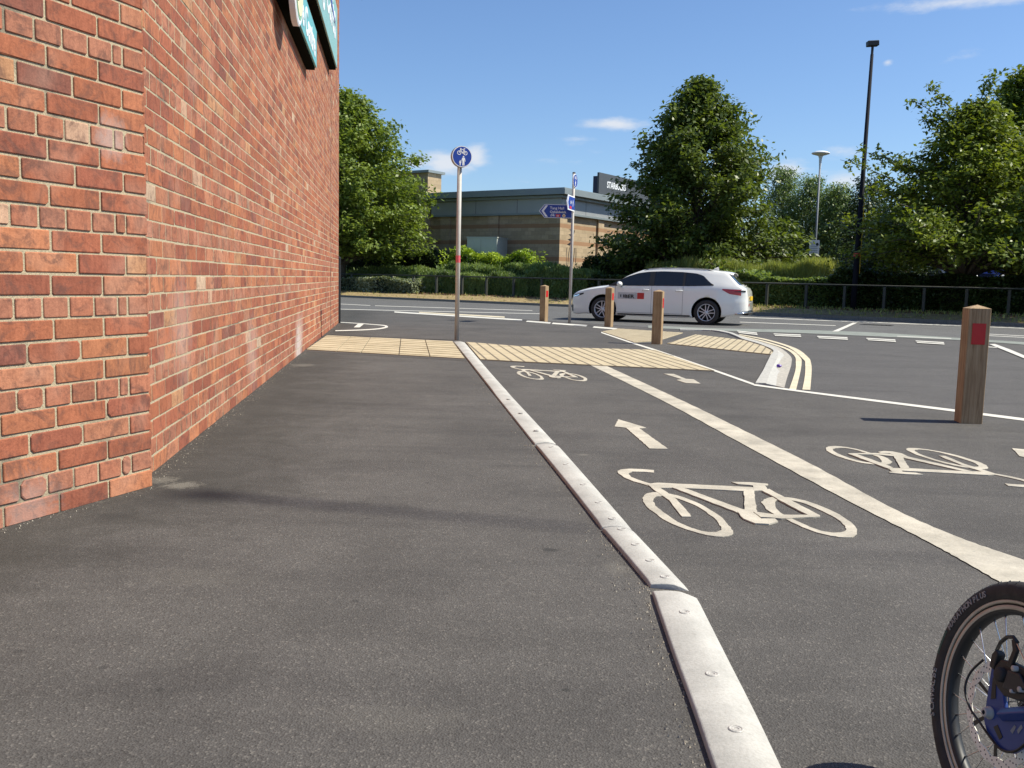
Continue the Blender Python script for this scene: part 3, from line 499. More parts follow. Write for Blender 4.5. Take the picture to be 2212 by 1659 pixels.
for (a, b, lb, nb) in segs:
    A = [G(*SL[i]).xy for i in range(a, b + 1)]; B = [G(*SR[i]).xy for i in range(a, b + 1)]
    if b - a >= 2: A, B = dense(A, 5), dense(B, 5)
    sep = .006; dA = (A[-1] - A[0]).normalized(); A[0] += dA * sep; B[0] += dA * sep; A[-1] -= dA * sep; B[-1] -= dA * sep
    # ends a little lower, as moulded
    rt = empty('kerb_separator', (*((A[0] + B[-1]) / 2), 0)); tag(rt, lb, 'kerb', 'moulded white kerb pieces between footway and cycle track'); iv2 = Matrix.Translation(-Vector(rt.location))
    vs = []; n = len(A); m = len(prof)
    for i in range(n):
        e_ = 1.0 if 0 < i < n - 1 else .8
        for (t, z) in prof: p = A[i].lerp(B[i], t); vs.append((p.x, p.y, max(.004, z * e_)))
    fs = [(i * m + j, (i + 1) * m + j, (i + 1) * m + j + 1, i * m + j + 1) for i in range(n - 1) for j in range(m - 1)] + [tuple(range(m)), tuple((n - 1) * m + j for j in range(m))[::-1]]
    o = MB().add(vs, fs).build('kerb_body', MT['kerbp'], rt, M=iv2); bm = bmesh.new(); bm.from_mesh(o.data); bmesh.ops.recalc_face_normals(bm, faces=bm.faces); bm.to_mesh(o.data); bm.free(); bevel(o, .004, 2, 30)
    for f in o.data.polygons: f.use_smooth = True
    for k in range(nb):
        t = (k + .5) / nb * (n - 1); i = int(t); p = A[i].lerp(A[min(i + 1, n - 1)], t - i).lerp(B[i].lerp(B[min(i + 1, n - 1)], t - i), .5)
        q = MB().lathe([(.0, -.001), (.0065, -.0008), (.0075, .0004), (.012, .0006), (.0135, .0016), (.016, .0016), (.018, 0), (.018, -.006)], 20); q.build('bolt', MT['boltc'], rt, False, M=iv2 @ Matrix.Translation((p.x, p.y, .0352)))

# ------------------------------------------------------------------ brick building
C1, E1, L0 = G(329, 1053), G(731, 699), G(0, 1146.7)
ud = (C1 - L0).normalized(); L1 = C1 - ud * 3.135; CH = .0935
bld = empty('brick_building', (C1.x, C1.y, 0)); tag(bld, 'red brick building with a splayed corner rising at the left', 'building')
ivb = Matrix.Translation(-Vector(bld.location)); HB = 7.9; ML, HL = .2825, .1412
PC = C1.copy(); C1 = G(329, 1024); md = (E1 - C1).normalized(); C1 = C1 - md * .25; mlen = (E1 - C1).length     # the long wall is set back behind the splayed pier
pal = [(.40, .150, .078), (.37, .130, .068), (.43, .170, .085), (.34, .115, .064), (.30, .100, .060), (.41, .175, .10)]
def brickwall(A, B, name, seed, rev, dp=-.012, jz=.0062, jt=.0068, fl=1.0):
    rs = random.Random(seed); d = (B - A).normalized(); nrm = Vector((d.y, -d.x, 0)); Ln = (B - A).length; V = []; Fq = []; Cc = []
    rows_ = int(HB / CH)
    for r in range(rows_):
        z0 = r * CH + jz; z1 = (r + 1) * CH - jz; hdr = (r % 4 == 1); half = (r % 4 == 3); cuts = []
        if rev:                                      # set out from the corner backwards
            s = Ln; seq = []
            if hdr: seq = [HL * .95, HL * .45]
            elif half: seq = [HL]
            while s > 0: w_ = (seq.pop(0) if seq else (HL if hdr else ML)) * rs.uniform(.985, 1.015); cuts.append((max(0, s - w_), s)); s -= w_
        else:
            s = 0.0; seq = []
            if hdr: seq = [HL, HL * .5]
            elif half: seq = [HL]
            while s < Ln: w_ = (seq.pop(0) if seq else (HL if hdr else ML)) * rs.uniform(.985, 1.015); cuts.append((s, min(Ln, s + w_))); s += w_
        wob = rs.uniform(-.0012, .0012)
        for (a, b) in cuts:
            if b - a < .03: continue
            jx = jt; x0, x1 = a + (jx if a > 0 else 0), b - (jx if b < Ln else 0); ch = rs.uniform(.0025, .006) if rs.random() < .9 else rs.uniform(.010, .020); zz0 = z0 + wob + rs.uniform(-.0016, .0016); zz1 = z1 + wob + rs.uniform(-.0016, .0016); pr_ = rs.uniform(-.0015, .002) * fl
            tl = rs.uniform(-.002, .002) * fl; base = len(V)
            def octo(ins, dep):
                X0, X1, Z0, Z1 = x0 + ins, x1 - ins, zz0 + ins, zz1 - ins; c = ch
                for (x, z) in ((X0 + c, Z0), (X1 - c, Z0), (X1, Z0 + c), (X1, Z1 - c), (X1 - c, Z1), (X0 + c, Z1), (X0, Z1 - c), (X0, Z0 + c)):
                    q = A + d * x + nrm * (dep + pr_ + tl * (x - x0) / (x1 - x0)); V.append((q.x, q.y, max(.001, z + rs.uniform(-.0013, .0013))))
            octo(.003, 0); octo(0, -.0025 * fl); octo(0, dp)
            Fq.append(tuple(base + i for i in range(8)))
            for k in range(2):
                for i in range(8): Fq.append((base + k * 8 + i, base + (k + 1) * 8 + i, base + (k + 1) * 8 + (i + 1) % 8, base + k * 8 + (i + 1) % 8))
            c = rs.choice(pal); t = rs.random(); f_ = rs.uniform(.87, 1.09)
            if hdr:
                c = (.40, .17, .105) if t < .5 else ((.37, .145, .085) if t < .96 else (.48, .30, .20))
            elif t < .022: c = (.46, .24, .125)
            elif t < .06: c = (.25, .095, .066)
            elif t > .992: c = (.50, .36, .25)
            Cc += [(c[0] * f_, c[1] * f_, c[2] * f_, 1)] * 24
    me = bpy.data.meshes.new(name); me.from_pydata(V, [], Fq); me.materials.append(MT['brick']); at_ = me.color_attributes.new('bc', 'FLOAT_COLOR', 'POINT'); at_.data.foreach_set('color', [x for c in Cc for x in c])
    o = bpy.data.objects.new(name, me); COL.objects.link(o); o.parent = bld; o.matrix_basis = ivb; bm = bmesh.new(); bm.from_mesh(me); bmesh.ops.recalc_face_normals(bm, faces=bm.faces); bm.to_mesh(me); bm.free(); return o
wf = brickwall(L1, PC, 'brickwork', 3, True); wf['label'] = 'short splayed brick face nearest the camera'
wm = brickwall(C1, E1, 'brickwork', 5, False, -.005, .0056, .0056, .4); wm['label'] = 'long brick side wall running along the footway'
mn = Vector((md.y, -md.x, 0)); un = Vector((ud.y, -ud.x, 0)); wr_ = brickwall(PC, PC - un * .30, 'brickwork', 9, False); wr_['label'] = 'narrow return of the splayed pier'
mb = MB(); pr = [L1 - un * .006, PC - un * .006 - ud * .006, PC - un * .30 - ud * .006, C1 - mn * .002 - md * .3, C1 - mn * .002, E1 - mn * .002, E1 - mn * .002 - Vector((9, -1.2, 0)), L1 - un * .006 - Vector((7, -1, 0))]
i_ = [(i, p) for i, p in enumerate(pr)]; dline = (C1 - mn * .002).xy; tt_ = ((dline - (PC - un * .006 - ud * .006).xy).dot(mn.xy)) / (-un.xy).dot(mn.xy); qx = (PC - un * .006 - ud * .006) - un * tt_; pr[2] = qx; pr[3] = qx + (C1 - mn * .002 - qx) * .5
mb.prism([p.xy for p in pr], -.02, HB); mb.build('mortar_core', MT['mortar'], bld, M=ivb)
jp = onplane(714, 720, C1, E1); js = (jp.xy - C1.xy).length; q = C1 + md * js
mb = MB(); Mj = frameM(q, md, (0, 0, 1)); mb.box(-.014, .014, 0, HB, -.012, .004, Mj); mb.build('movement_joint', MT['joint'], bld, M=ivb)
mb = MB(); mb.prism([(p + Vector((.06, 0, 0))).xy for p in (L1, PC, E1)] + [(E1 - Vector((9, -1.2, 0))).xy, (L1 - Vector((7, -1, 0))).xy], HB, HB + .12); mb.build('coping', MT['conc'], bld, M=ivb)
# green-teal boards on the wall
def board(name, s0, s1, z0, z1, offs, mat, label):
    p = C1 + md * s0 + mn * offs; rt = empty(name, p); tag(rt, label, 'sign'); Mx = frameM((0, 0, 0), md, (0, 0, 1))
    b = MB(); b.box(0, s1 - s0, z0 + .03, z1 - .03, .02, .045, Mx); b.build('board', mat, rt)
    b = MB(); b.box(-.01, s1 - s0 + .01, z0, z1, -offs + .004, .019, Mx); b.build('frame', MT['signedge'], rt)  # near-black frame paints in the board's shaded underside and its shadow
    return rt, Mx
def swall(u, v, off=.10): q = onplane(u, v, C1 + mn * off, E1 + mn * off); return (q.xy - C1.xy - mn.xy * off).dot(md.xy), q.z
sA, zA = swall(677, 151); _, zB = swall(677, 66.6)
bs, Mx = board('hire_sign', sA - 4.2, sA, zA, zB + .02, .10, MT['teal'], 'lower turquoise board lettered Hire Centre with a round emblem')
sE, zE = swall(621, 12); ex_ = sE - (sA - 4.2); lh = (zB - zA) * .86; text('lettering', 'Hire Centre', lh, Mx @ Matrix.Translation((ex_ + .42, zA + (zB - zA) * .22, .047)), MT['sw'], bs, .003, .012, sx=(4.2 - ex_ - .60) / (lh * 5.15))
dM = Mx @ Matrix.Translation((ex_, (zA + zB) / 2, .05))
MB().lathe([(0, .07), (.44, .07), (.46, .06), (.46, 0), (0, 0)], 40, dM).build('emblem_rim', MT['sw'], bs)
MB().lathe([(0, .074), (.40, .074), (.40, .071)], 40, dM).build('emblem_face', MT['lgreen'], bs)
m_ = MB(); m_.prism([(.36 * math.cos(rad(a)), .36 * math.sin(rad(a))) for a in range(185, 356, 10)], .075, .078, dM); m_.build('emblem_field', MT['cream2'], bs)
m_ = MB(); [m_.tube([dM @ Vector((x, -.26 + .1 * k, .08)), dM @ Vector((x + .06, -.12 + .1 * k, .08))], .014, 5) for k, x in enumerate((-.2, -.1, .02, .1))]; m_.build('emblem_marks', MT['signedge'], bs)
sC, zC = swall(723, 151); _, zD = swall(723, 14.6)
bs2, Mx = board('upper_sign', sC - 7.5, sC, zC, zD, .10, MT['teal2'], 'higher pale turquoise board near the far end of the wall')
text('lettering', 'Cycling Cafés', .95, Mx @ Matrix.Translation((1.5, zC + (zD - zC) * .36, .047)), MT['sw'], bs2, .003, .008, sx=1.05)
m_ = MB(); m_.prism([(4.6, zD - .25), (5.9, zD - .42), (7.0, zD - .5), (5.8, zD - .30)], .0525, .056, Mx); m_.build('swoosh', MT['blue'], bs2)
# bracket lamp and black post at the far end
q = at(787, -4, 19.2); wq = C1 + md * 14.9; wq.z = q.z + .22
t = empty('wall_lamp', wq); tag(t, 'small dark bracket lamp high on the far wall end, cut by the picture edge', 'lamp'); r_ = q - wq
MB().tube([(0, 0, 0), (r_.x * .6, r_.y * .6, .04), (r_.x, r_.y, -.05)], .02, 8).build('bracket', MT['black'], t)
o = MB().box(-.09, .1, -.06, .06, -.05, .05, Matrix.Translation((r_.x, r_.y, r_.z + .05)) @ Matrix.Rotation(rad(-20), 4, 'Y')).build('lamp_head', MT['black'], t); bevel(o, .015)
q = E1 + md * .10; t = empty('gate_post', q); tag(t, 'thin black post standing at the far end of the brick wall', 'post'); MB().tube([(0, 0, 0), (0, 0, 1.42)], .045, 8).build('post', MT['black'], t); MB().lathe([(.05, 1.42), (.05, 1.45), (0, 1.48)], 10).build('cap', MT['black'], t)

# ------------------------------------------------------------------ wooden bollards
def bollard(loc, rz, side, label, first=None):
    if first is None:
        r = empty('wooden_bollard', loc, rz); a = .082
        b = MB(); b.box(-a, a, -a, a, -.05, .915); o = b.build('post', MT['oak'], r); bevel(o, .006, 2)
        b = MB(); b.add([(-a, -a, .9152), (a, -a, .9152), (a, a, .9152), (-a, a, .9152), (0, 0, .945)], [(0, 1, 4), (1, 2, 4), (2, 3, 4), (3, 0, 4)]); b.build('cap', MT['oak'], r)
        b = MB(); b.box(-.05, .05, -a - .004, -a - .0005, .635, .80); bevel(b.build('reflector', MT['red'], r), .001, 1)
    else: r = dup(first); r.location = loc; r.rotation_euler = (0, 0, rz)
    return tag(r, label, 'bollard', 'square wooden bollards with red reflectors')
def centre(P, rz, cx, cy): return (P + Matrix.Rotation(rz, 3, 'Z') @ Vector((cx, cy, 0)))
a = .082
rz4 = rad(-8.5); b4 = bollard(centre(G(2074.5, 916.5), rz4, a, a), rz4, 0, 'nearest wooden bollard with a red reflector, at the right beside the side road')
rz = rad(180 - 110); b3 = bollard(centre(G(1426.8, 745.2), rad(-20), -a, a), rz, 0, 'wooden bollard in front of the rear half of the white car', b4)
rz = rad(180 - 118.5); b2 = bollard(centre(G(1318.8, 706.4), rad(-28.5), -a, a), rz, 0, 'wooden bollard in front of the front wheel of the white car', b4)
rz = rad(180 - 123); b1 = bollard(centre(G(1176.6, 694.9), rad(-33), -a, a), rz, 0, 'wooden bollard left of the direction signpost', b4)

# ------------------------------------------------------------------ flat icons
def seg2(mb, x0, y0, x1, y1, w, z, M, th=.001):
    d = Vector((x1 - x0, y1 - y0)).normalized(); n = Vector((-d.y, d.x)) * w / 2; mb.prism([(x0 + n.x, y0 + n.y), (x0 - n.x, y0 - n.y), (x1 - n.x, y1 - n.y), (x1 + n.x, y1 + n.y)], z, z + th, M)
def circ(cx, cy, r, n=24): return [(cx + r * math.cos(2 * math.pi * k / n), cy + r * math.sin(2 * math.pi * k / n)) for k in range(n)]
def bike_icon(mb, cx, cy, s, M, z=.001):
    w = .075 * s
    for k, x in enumerate((-.42, .42)): mb.ringp(circ(cx + x * s, cy, .27 * s), circ(cx + x * s, cy, .19 * s), z, z + .001 + k * .0001, M)
    P_ = dict(fh=(-.42, 0), hd=(-.25, .42), hb=(-.27, .58), bb=(.02, -.03), st=(.22, .42), rh=(.42, 0), se=(.26, .52))
    for i, (a, b) in enumerate((('fh', 'hd'), ('hd', 'hb'), ('hd', 'bb'), ('hd', 'st'), ('bb', 'st'), ('bb', 'rh'), ('st', 'rh'), ('st', 'se'))):
        seg2(mb, cx + P_[a][0] * s, cy + P_[a][1] * s, cx + P_[b][0] * s, cy + P_[b][1] * s, w, z, M, .0012 + i * .0001)
    seg2(mb, cx - .27 * s, cy + .58 * s, cx - .12 * s, cy + .52 * s, w, z, M, .0021); seg2(mb, cx + .16 * s, cy + .53 * s, cx + .38 * s, cy + .55 * s, w, z, M, .0022)
def person_icon(mb, cx, cy, s, M, z=.001):
    mb.prism(circ(cx, cy + .42 * s, .085 * s, 14), z, z + .001, M)
    mb.prism([(cx - .15 * s, cy + .31 * s), (cx + .15 * s, cy + .31 * s), (cx + .23 * s, cy - .06 * s), (cx + .17 * s, cy - .07 * s), (cx + .11 * s, cy + .15 * s), (cx + .11 * s, cy - .5 * s), (cx + .02 * s, cy - .5 * s), (cx, cy - .1 * s), (cx - .02 * s, cy - .5 * s), (cx - .11 * s, cy - .5 * s), (cx - .11 * s, cy + .15 * s), (cx - .17 * s, cy - .07 * s), (cx - .23 * s, cy - .06 * s)], z, z + .0012, M)

# ------------------------------------------------------------------ tall sign pole
pb = G(986.5, 736); t = empty('sign_pole', pb); tag(t, 'tall galvanised pole with a round blue cycle and pedestrian sign', 'road sign')
hz = 3.06; MB().tube([(0, 0, -.05), (0, 0, hz + .12)], .038, 16).build('pole', MT['galv'], t, True)
MB().tube([(0, 0, 1.32), (0, 0, 1.44)], .0392, 16, False).build('sticker', MT['pink'], t, True)
nrm = Vector((math.sin(rad(160)), math.cos(rad(160)), 0)); rt_ = Vector((-nrm.y, nrm.x, 0)); Ms = frameM(Vector((0, 0, hz)) + nrm * .045, rt_, (0, 0, 1))
MB().lathe([(0, 0), (.165, 0), (.175, .01), (.175, .07), (.165, .085), (0, .085)], 40, Ms).build('lamp_housing', MT['sgrey'], t)
MB().lathe([(.171, .0855), (.171, .093), (0, .093)], 40, Ms).build('sign_face', MT['sw'], t)
M2 = Ms @ Matrix.Translation((0, 0, .094)); MB().lathe([(.160, 0), (0, .0)], 40, M2).build('blue_disc', MT['blue'], t)
m_ = MB(); bike_icon(m_, 0, .058, .128, M2); m_.build('cycle_pictogram', MT['sw'], t); m_ = MB(); person_icon(m_, .022, -.068, .155, M2); m_.build('adult_pictogram', MT['sw'], t); m_ = MB(); person_icon(m_, -.034, -.103, .085, M2, .0012); m_.build('child_pictogram', MT['sw'], t)
m_ = MB(); m_.box(-.05, .05, -.02, .02, -.04, 0, Ms); m_.build('bracket', MT['galv'], t)

# ------------------------------------------------------------------ direction signpost
pb = G(1230, 698.7); t = empty('direction_signpost', pb); tag(t, 'slim signpost with two blue arrow boards and a small round sign on top', 'road sign')
MB().tube([(0, 0, -.05), (0, 0, 3.72)], .036, 14).build('pole', MT['galv'], t, True); MB().lathe([(.039, 3.70), (.039, 3.73), (0, 3.74)], 14).build('pole_cap', MT['trim'], t)
def finger(az, zc, ln, hh, bord, label, detail):
    d = Vector((math.sin(rad(az)), math.cos(rad(az)), 0)); Mf = frameM(Vector((0, 0, zc)), -d, (0, 0, 1))
    Mf = Mf @ Matrix.Translation((0, 0, .045))
    ou = [(-.02, -hh / 2), (-.02, hh / 2), (-ln + .14, hh / 2), (-ln, 0), (-ln + .14, -hh / 2)]; inn = [(-.03, -hh / 2 + bord), (-.03, hh / 2 - bord), (-ln + .145, hh / 2 - bord), (-ln + .02, 0), (-ln + .145, -hh / 2 + bord)]
    b = MB(); b.prism(ou, -.008, .0, Mf); p = b.build('arrow_board', MT['sw'], t); p['label'] = label
    b = MB(); b.prism(inn, .0002, .002, Mf); b.build('blue_field', MT['blue'], p)
    b = MB(); x = -ln + .06; b.prism([(x, 0), (x + .1, hh * .42), (x + .16, hh * .42), (x + .06, 0), (x + .16, -hh * .42), (x + .1, -hh * .42)], .0025, .004, Mf); b.build('chevron', MT['sw'], p)
    z = Mf @ Matrix.Translation((0, 0, .0028))
    if detail:
        text('lettering', 'Tang Hall', .092, Mf @ Matrix.Translation((-ln + .27, .045, .004)), MT['sw'], p, .001, .001); text('lettering', 'Osbaldwick', .085, Mf @ Matrix.Translation((-ln + .27, -.045, .004)), MT['sw'], p, .001, .001)
        b = MB(); bike_icon(b, -ln + .34, -.108, .085, z); b.build('cycle_pictogram', MT['sw'], p)
        b = MB(); b.box(-ln + .42, -ln + .53, -.14, -.075, .0028, .004, Mf); b.build('route_patch', MT['redp'], p); text('route_number', '66', .06, Mf @ Matrix.Translation((-ln + .44, -.13, .0045)), MT['sw'], p, .0008)
        b = MB(); b.ringp(circ(-ln + .62, -.108, .04), circ(-ln + .62, -.108, .018), .0028, .004, Mf); b.build('orbit_ring', MT['cream2'], p); b = MB(); b.prism(circ(-ln + .62, -.108, .017), .0028, .004, Mf); b.build('orbit_centre', MT['orange'], p)
    else:
        b = MB(); bike_icon(b, -ln * .5, 0, .1, z); b.build('cycle_pictogram', MT['sw'], p); b = MB(); person_icon(b, -ln * .25, .01, .16, z); b.build('walker_pictogram', MT['sw'], p)
        b = MB(); b.box(-ln + .3, -ln + .5, -.14, -.08, .0028, .004, Mf); b.build('route_patch', MT['redp'], p)
finger(271, 2.77, .84, .33, .012, 'long arrow board facing the camera and pointing left', True); finger(197, 2.95, .84, .36, .03, 'arrow board seen almost end-on, pointing towards the camera', False)
nrm = Vector((math.sin(rad(112)), math.cos(rad(112)), 0)); Ms = frameM(Vector((0, 0, 3.52)) + nrm * .045, Vector((-nrm.y, nrm.x, 0)), (0, 0, 1))
p = MB().lathe([(0, -.03), (.165, -.03), (.165, 0), (0, 0)], 30, Ms).build('round_sign', MT['sw'], t); M2 = Ms @ Matrix.Translation((0, 0, .002)); MB().lathe([(.155, 0), (0, 0)], 30, M2).build('blue_disc', MT['blue'], p)
m_ = MB(); bike_icon(m_, 0, .06, .1, M2); m_.build('cycle_pictogram', MT['sw'], p); m_ = MB(); person_icon(m_, 0, -.06, .14, M2); m_.build('walker_pictogram', MT['sw'], p)
# ------------------------------------------------------------------ white estate car
def lin(tab, x):
    if x <= tab[0][0]: return tab[0][1]
    for (a, b), (c, d) in zip(tab, tab[1:]):
        if x <= c:
            t = (x - a) / (c - a); return b + (d - b) * t
    return tab[-1][1]
def smooth_tab(tab):                                  # Catmull-Rom through the table
    xs = np.array([p[0] for p in tab]); ys = np.array([p[1] for p in tab]); m = np.gradient(ys, xs)
    for i in range(1, len(xs) - 1):
        if (ys[i] - ys[i - 1]) * (ys[i + 1] - ys[i]) <= 0: m[i] = 0
    def f(x):
        x = min(max(x, xs[0]), xs[-1]); i = min(max(int(np.searchsorted(xs, x)) - 1, 0), len(xs) - 2); h = xs[i + 1] - xs[i]; t = (x - xs[i]) / h
        return (2 * t**3 - 3 * t**2 + 1) * ys[i] + (t**3 - 2 * t**2 + t) * h * m[i] + (-2 * t**3 + 3 * t**2) * ys[i + 1] + (t**3 - t**2) * h * m[i + 1]
    return f
Tz = smooth_tab([(0, .56), (.04, .66), (.15, .755), (.4, .85), (.75, .925), (1.1, .99), (1.3, 1.09), (1.6, 1.25), (1.95, 1.385), (2.3, 1.435), (2.8, 1.45), (3.4, 1.435), (3.9, 1.39), (4.1, 1.355), (4.24, 1.22), (4.42, 1.05), (4.52, .985), (4.59, .93), (4.63, .80), (4.65, .62)])
Pw = smooth_tab([(0, .40), (.03, .56), (.10, .70), (.25, .80), (.5, .86), (.9, .888), (1.6, .895), (3.3, .895), (3.8, .885), (4.15, .85), (4.4, .79), (4.55, .71), (4.62, .63), (4.65, .54)])
Bz = smooth_tab([(0, .26), (.1, .20), (.5, .19), (1, .18), (3.6, .19), (4.2, .24), (4.5, .33), (4.65, .38)])
Ft = [(.18, .955), (.3, .985), (.45, 1.0), (.62, 1.0), (.70, .99), (.80, .988), (.90, .98), (.97, .962)]
def hwid(x, z):
    base = Pw(x)
    if z <= .97: 
        f = lin(Ft, z)
        return base * f
    return max(.05, base * .962 - (z - .97) * (.50 + .10 * max(0, (x - 3.6))))
def edge(x):
    T = Tz(x); return T - (.055 if x > 1.5 else .07 if x > 1.1 else .075)
def body_pt(x, k, NZ=14, NC=6):                        # k: 0..NZ up the side, then over the roof to the centre line
    b = Bz(x); e_ = max(edge(x), b + .1); T = max(Tz(x), e_ + .02)
    if k <= NZ: z = b + (e_ - b) * (k / NZ); return hwid(x, z), z
    t = (k - NZ) / NC; hw_ = hwid(x, e_); y = hw_ * math.cos(t * math.pi / 2) ** .75 if t < 1 else 0; return y, e_ + (T - e_) * math.sin(t * math.pi / 2) ** .9
def roofz(x, y):
    e_ = edge(x); hw_ = hwid(x, e_); c = min(1, abs(y) / hw_) ** (1 / .75); s_ = math.sqrt(max(0, 1 - c * c)); return e_ + (Tz(x) - e_) * s_ ** .9
th = rad(20); CS = 1.03
carM_dir = Vector((math.cos(th), -math.sin(th), 0)); nearn = Vector((-math.sin(th), -math.cos(th), 0))
mid = (Vector((2.40, 25.15, 0)) - carM_dir * (.95 * CS) - nearn * (.86 * CS))
car = empty('estate_car', mid, -th); car.scale = (CS, CS, CS); tag(car, 'white estate car with a grey and red door panel crossing the main road', 'car')
NX = 78; xs = [4.65 * (.5 - .5 * math.cos(math.pi * i / NX)) * .35 + 4.65 * i / NX * .65 for i in range(NX + 1)]; NZ, NC = 14, 6; NK = NZ + NC
V = []; Fs = []; W2 = 2 * NK + 1
for x in xs:
    ring = [(-y, z) for y, z in (body_pt(x, k) for k in range(NK + 1))] + [(y, z) for y, z in (body_pt(x, k) for k in range(NK - 1, -1, -1))]
    V += [(x, y, z) for y, z in ring]
for i in range(NX):
    for j in range(W2 - 1): Fs.append((i * W2 + j, i * W2 + j + 1, (i + 1) * W2 + j + 1, (i + 1) * W2 + j))
    Fs.append((i * W2 + W2 - 1, i * W2, (i + 1) * W2, (i + 1) * W2 + W2 - 1))
Fs.append(tuple(range(W2))[::-1]); Fs.append(tuple(NX * W2 + j for j in range(W2)))
body = MB().add(V, Fs).build('body', MT['carw'], car, True)
bm = bmesh.new(); bm.from_mesh(body.data); bmesh.ops.recalc_face_normals(bm, faces=bm.faces); bm.to_mesh(body.data); bm.free()
WX = (.95, 3.65)
for wx in WX:
    for s_ in (-1, 1):
        c_ = MB(); Mc = Matrix.Translation((wx, s_ * .80, .33)) @ Matrix.Rotation(rad(90), 4, 'X'); c_.lathe([(0, -.26), (.375, -.26), (.375, .26), (0, .26)], 36, Mc); co_ = c_.build('cutter', MT['black'])
        bm = bmesh.new(); bm.from_mesh(co_.data); bmesh.ops.remove_doubles(bm, verts=bm.verts, dist=1e-5); bmesh.ops.recalc_face_normals(bm, faces=bm.faces); bm.to_mesh(co_.data); bm.free(); co_.parent = car
        md_ = body.modifiers.new('cut', 'BOOLEAN'); md_.operation = 'DIFFERENCE'; md_.object = co_; md_.solver = 'EXACT'; bpy.context.view_layer.update()
        me = bpy.data.meshes.new_from_object(body.evaluated_get(bpy.context.evaluated_depsgraph_get())); body.modifiers.clear(); body.data = me; bpy.data.objects.remove(co_)
me = body.data; me.name = 'body'
if len(me.materials) < 2:
    me.materials.append(MT['black'])
mi = [i for i, m in enumerate(me.materials) if m == MT['black']][0]
for p in me.polygons:
    cx_, cy_, cz_ = p.center; p.use_smooth = True
    for wx in WX:
        if abs(math.hypot(cx_ - wx, cz_ - .33) - .375) < .02 and abs(cy_) > .5 and abs(p.normal.y) < .5: p.material_index = mi; p.use_smooth = False
        if math.hypot(cx_ - wx, cz_ - .33) < .37 and abs(abs(cy_) - .54) < .03: p.material_index = mi
def side_patch(name, zlo, zhi, x0, x1, mat, off=.004, nx=24, nz=6, both=True, par=None, y_s=None):
    r = []
    for s_ in ((-1, 1) if both else (-1,)):
        vs = []; fs = []
        for i in range(nx + 1):
            x = x0 + (x1 - x0) * i / nx; a, b = lin(zlo, x), lin(zhi, x)
            for j in range(nz + 1): z = a + (b - a) * j / nz; vs.append((x, s_ * (hwid(x, z) + off), z))
        for i in range(nx):
            for j in range(nz): q = (i * (nz + 1) + j, (i + 1) * (nz + 1) + j, (i + 1) * (nz + 1) + j + 1, i * (nz + 1) + j + 1); fs.append(q if s_ < 0 else q[::-1])
        r.append(MB().add(vs, fs).build(name, mat, par or car, True))
    return r
lo = [(1.12, .945), (1.4, .955), (2.4, .972), (3.2, .985), (3.78, 1.01)]
hi = [(1.12, .950), (1.35, 1.065), (1.6, 1.185), (1.85, 1.265), (2.1, 1.305), (2.5, 1.325), (3.0, 1.315), (3.35, 1.285), (3.52, 1.235), (3.7, 1.07), (3.78, 1.012)]
side_patch('window_surround', [(a, b - .012) for a, b in lo], [(a, b + .012) for a, b in hi], 1.10, 3.80, MT['black'], .003, 40)
side_patch('side_window', lo, [(a, b - .005) for a, b in hi], 1.30, 2.16, MT['glass'], .006); side_patch('side_window', lo, hi, 2.30, 3.02, MT['glass'], .006); side_patch('side_window', lo, hi, 3.09, 3.74, MT['glass'], .006)
side_patch('sill_trim', [(0, .19), (4.6, .20)], [(0, .225), (4.6, .235)], 1.36, 3.24, MT['black'], .004)
for x in (1.28, 2.235, 3.04): side_patch('door_seam', [(0, .25), (5, .25)], [(0, .95), (5, .98)], x, x + .007, MT['trim'], .0015, 1, 14)
side_patch('door_seam', [(0, .252), (5, .252)], [(0, .26), (5, .26)], 1.28, 3.04, MT['trim'], .0015, 20, 1)
for x in (2.0, 2.86):
    for s_ in (-1, 1):
        b = MB(); y = s_ * (hwid(x, .84) + .012); b.tube([(x, y - s_ * .02, .84), (x + .02, y + s_ * .01, .843), (x + .16, y + s_ * .01, .85), (x + .18, y - s_ * .02, .852)], .013, 8); b.build('door_handle', MT['carw'], car, True)
pl = side_patch('door_panel', [(0, .60), (5, .62)], [(0, .765), (5, .785)], 1.36, 1.86, MT['panel'], .006, 8, 3, False)[0]; side_patch('panel_corner', [(0, .603), (5, .623)], [(0, .762), (5, .782)], 1.87, 2.05, MT['redp'], .0065, 4, 3, False)
yy = -(hwid(1.6, .68) + .0085); Mt = frameM((0, 0, 0), (1, 0, .02), (0, 0, 1)); text('panel_lettering', 'UBER', .125, Matrix.Translation((1.42, yy, .626)) @ Mt, MT['black'], pl, .001, .004, sx=1.25)
side_patch('panel_strip', [(0, .74), (5, .758)], [(0, .752), (5, .772)], 1.40, 1.82, MT['alloy'], .0075, 6, 1, False, pl)
def top_patch(name, x0, x1, ylim, mat, off=.006, nx=14, ny=12):
    vs = []; fs = []
    for i in range(nx + 1):
        x = x0 + (x1 - x0) * i / nx; yl = ylim(x)
        dz = (Tz(x + .01) - Tz(x - .01)) / .02; nl = math.hypot(1, dz)
        for j in range(ny + 1): y = -yl + 2 * yl * j / ny; vs.append((x - dz / nl * off, y, roofz(x, y) + off / nl))
    for i in range(nx):
        for j in range(ny): fs.append((i * (ny + 1) + j, (i + 1) * (ny + 1) + j, (i + 1) * (ny + 1) + j + 1, i * (ny + 1) + j + 1))
    return MB().add(vs, fs).build(name, mat, car, True)
top_patch('windscreen', 1.14, 1.90, lambda x: hwid(x, edge(x)) * .93, MT['glass']); top_patch('rear_window', 4.135, 4.43, lambda x: hwid(x, edge(x)) * .90, MT['glass'], .008)
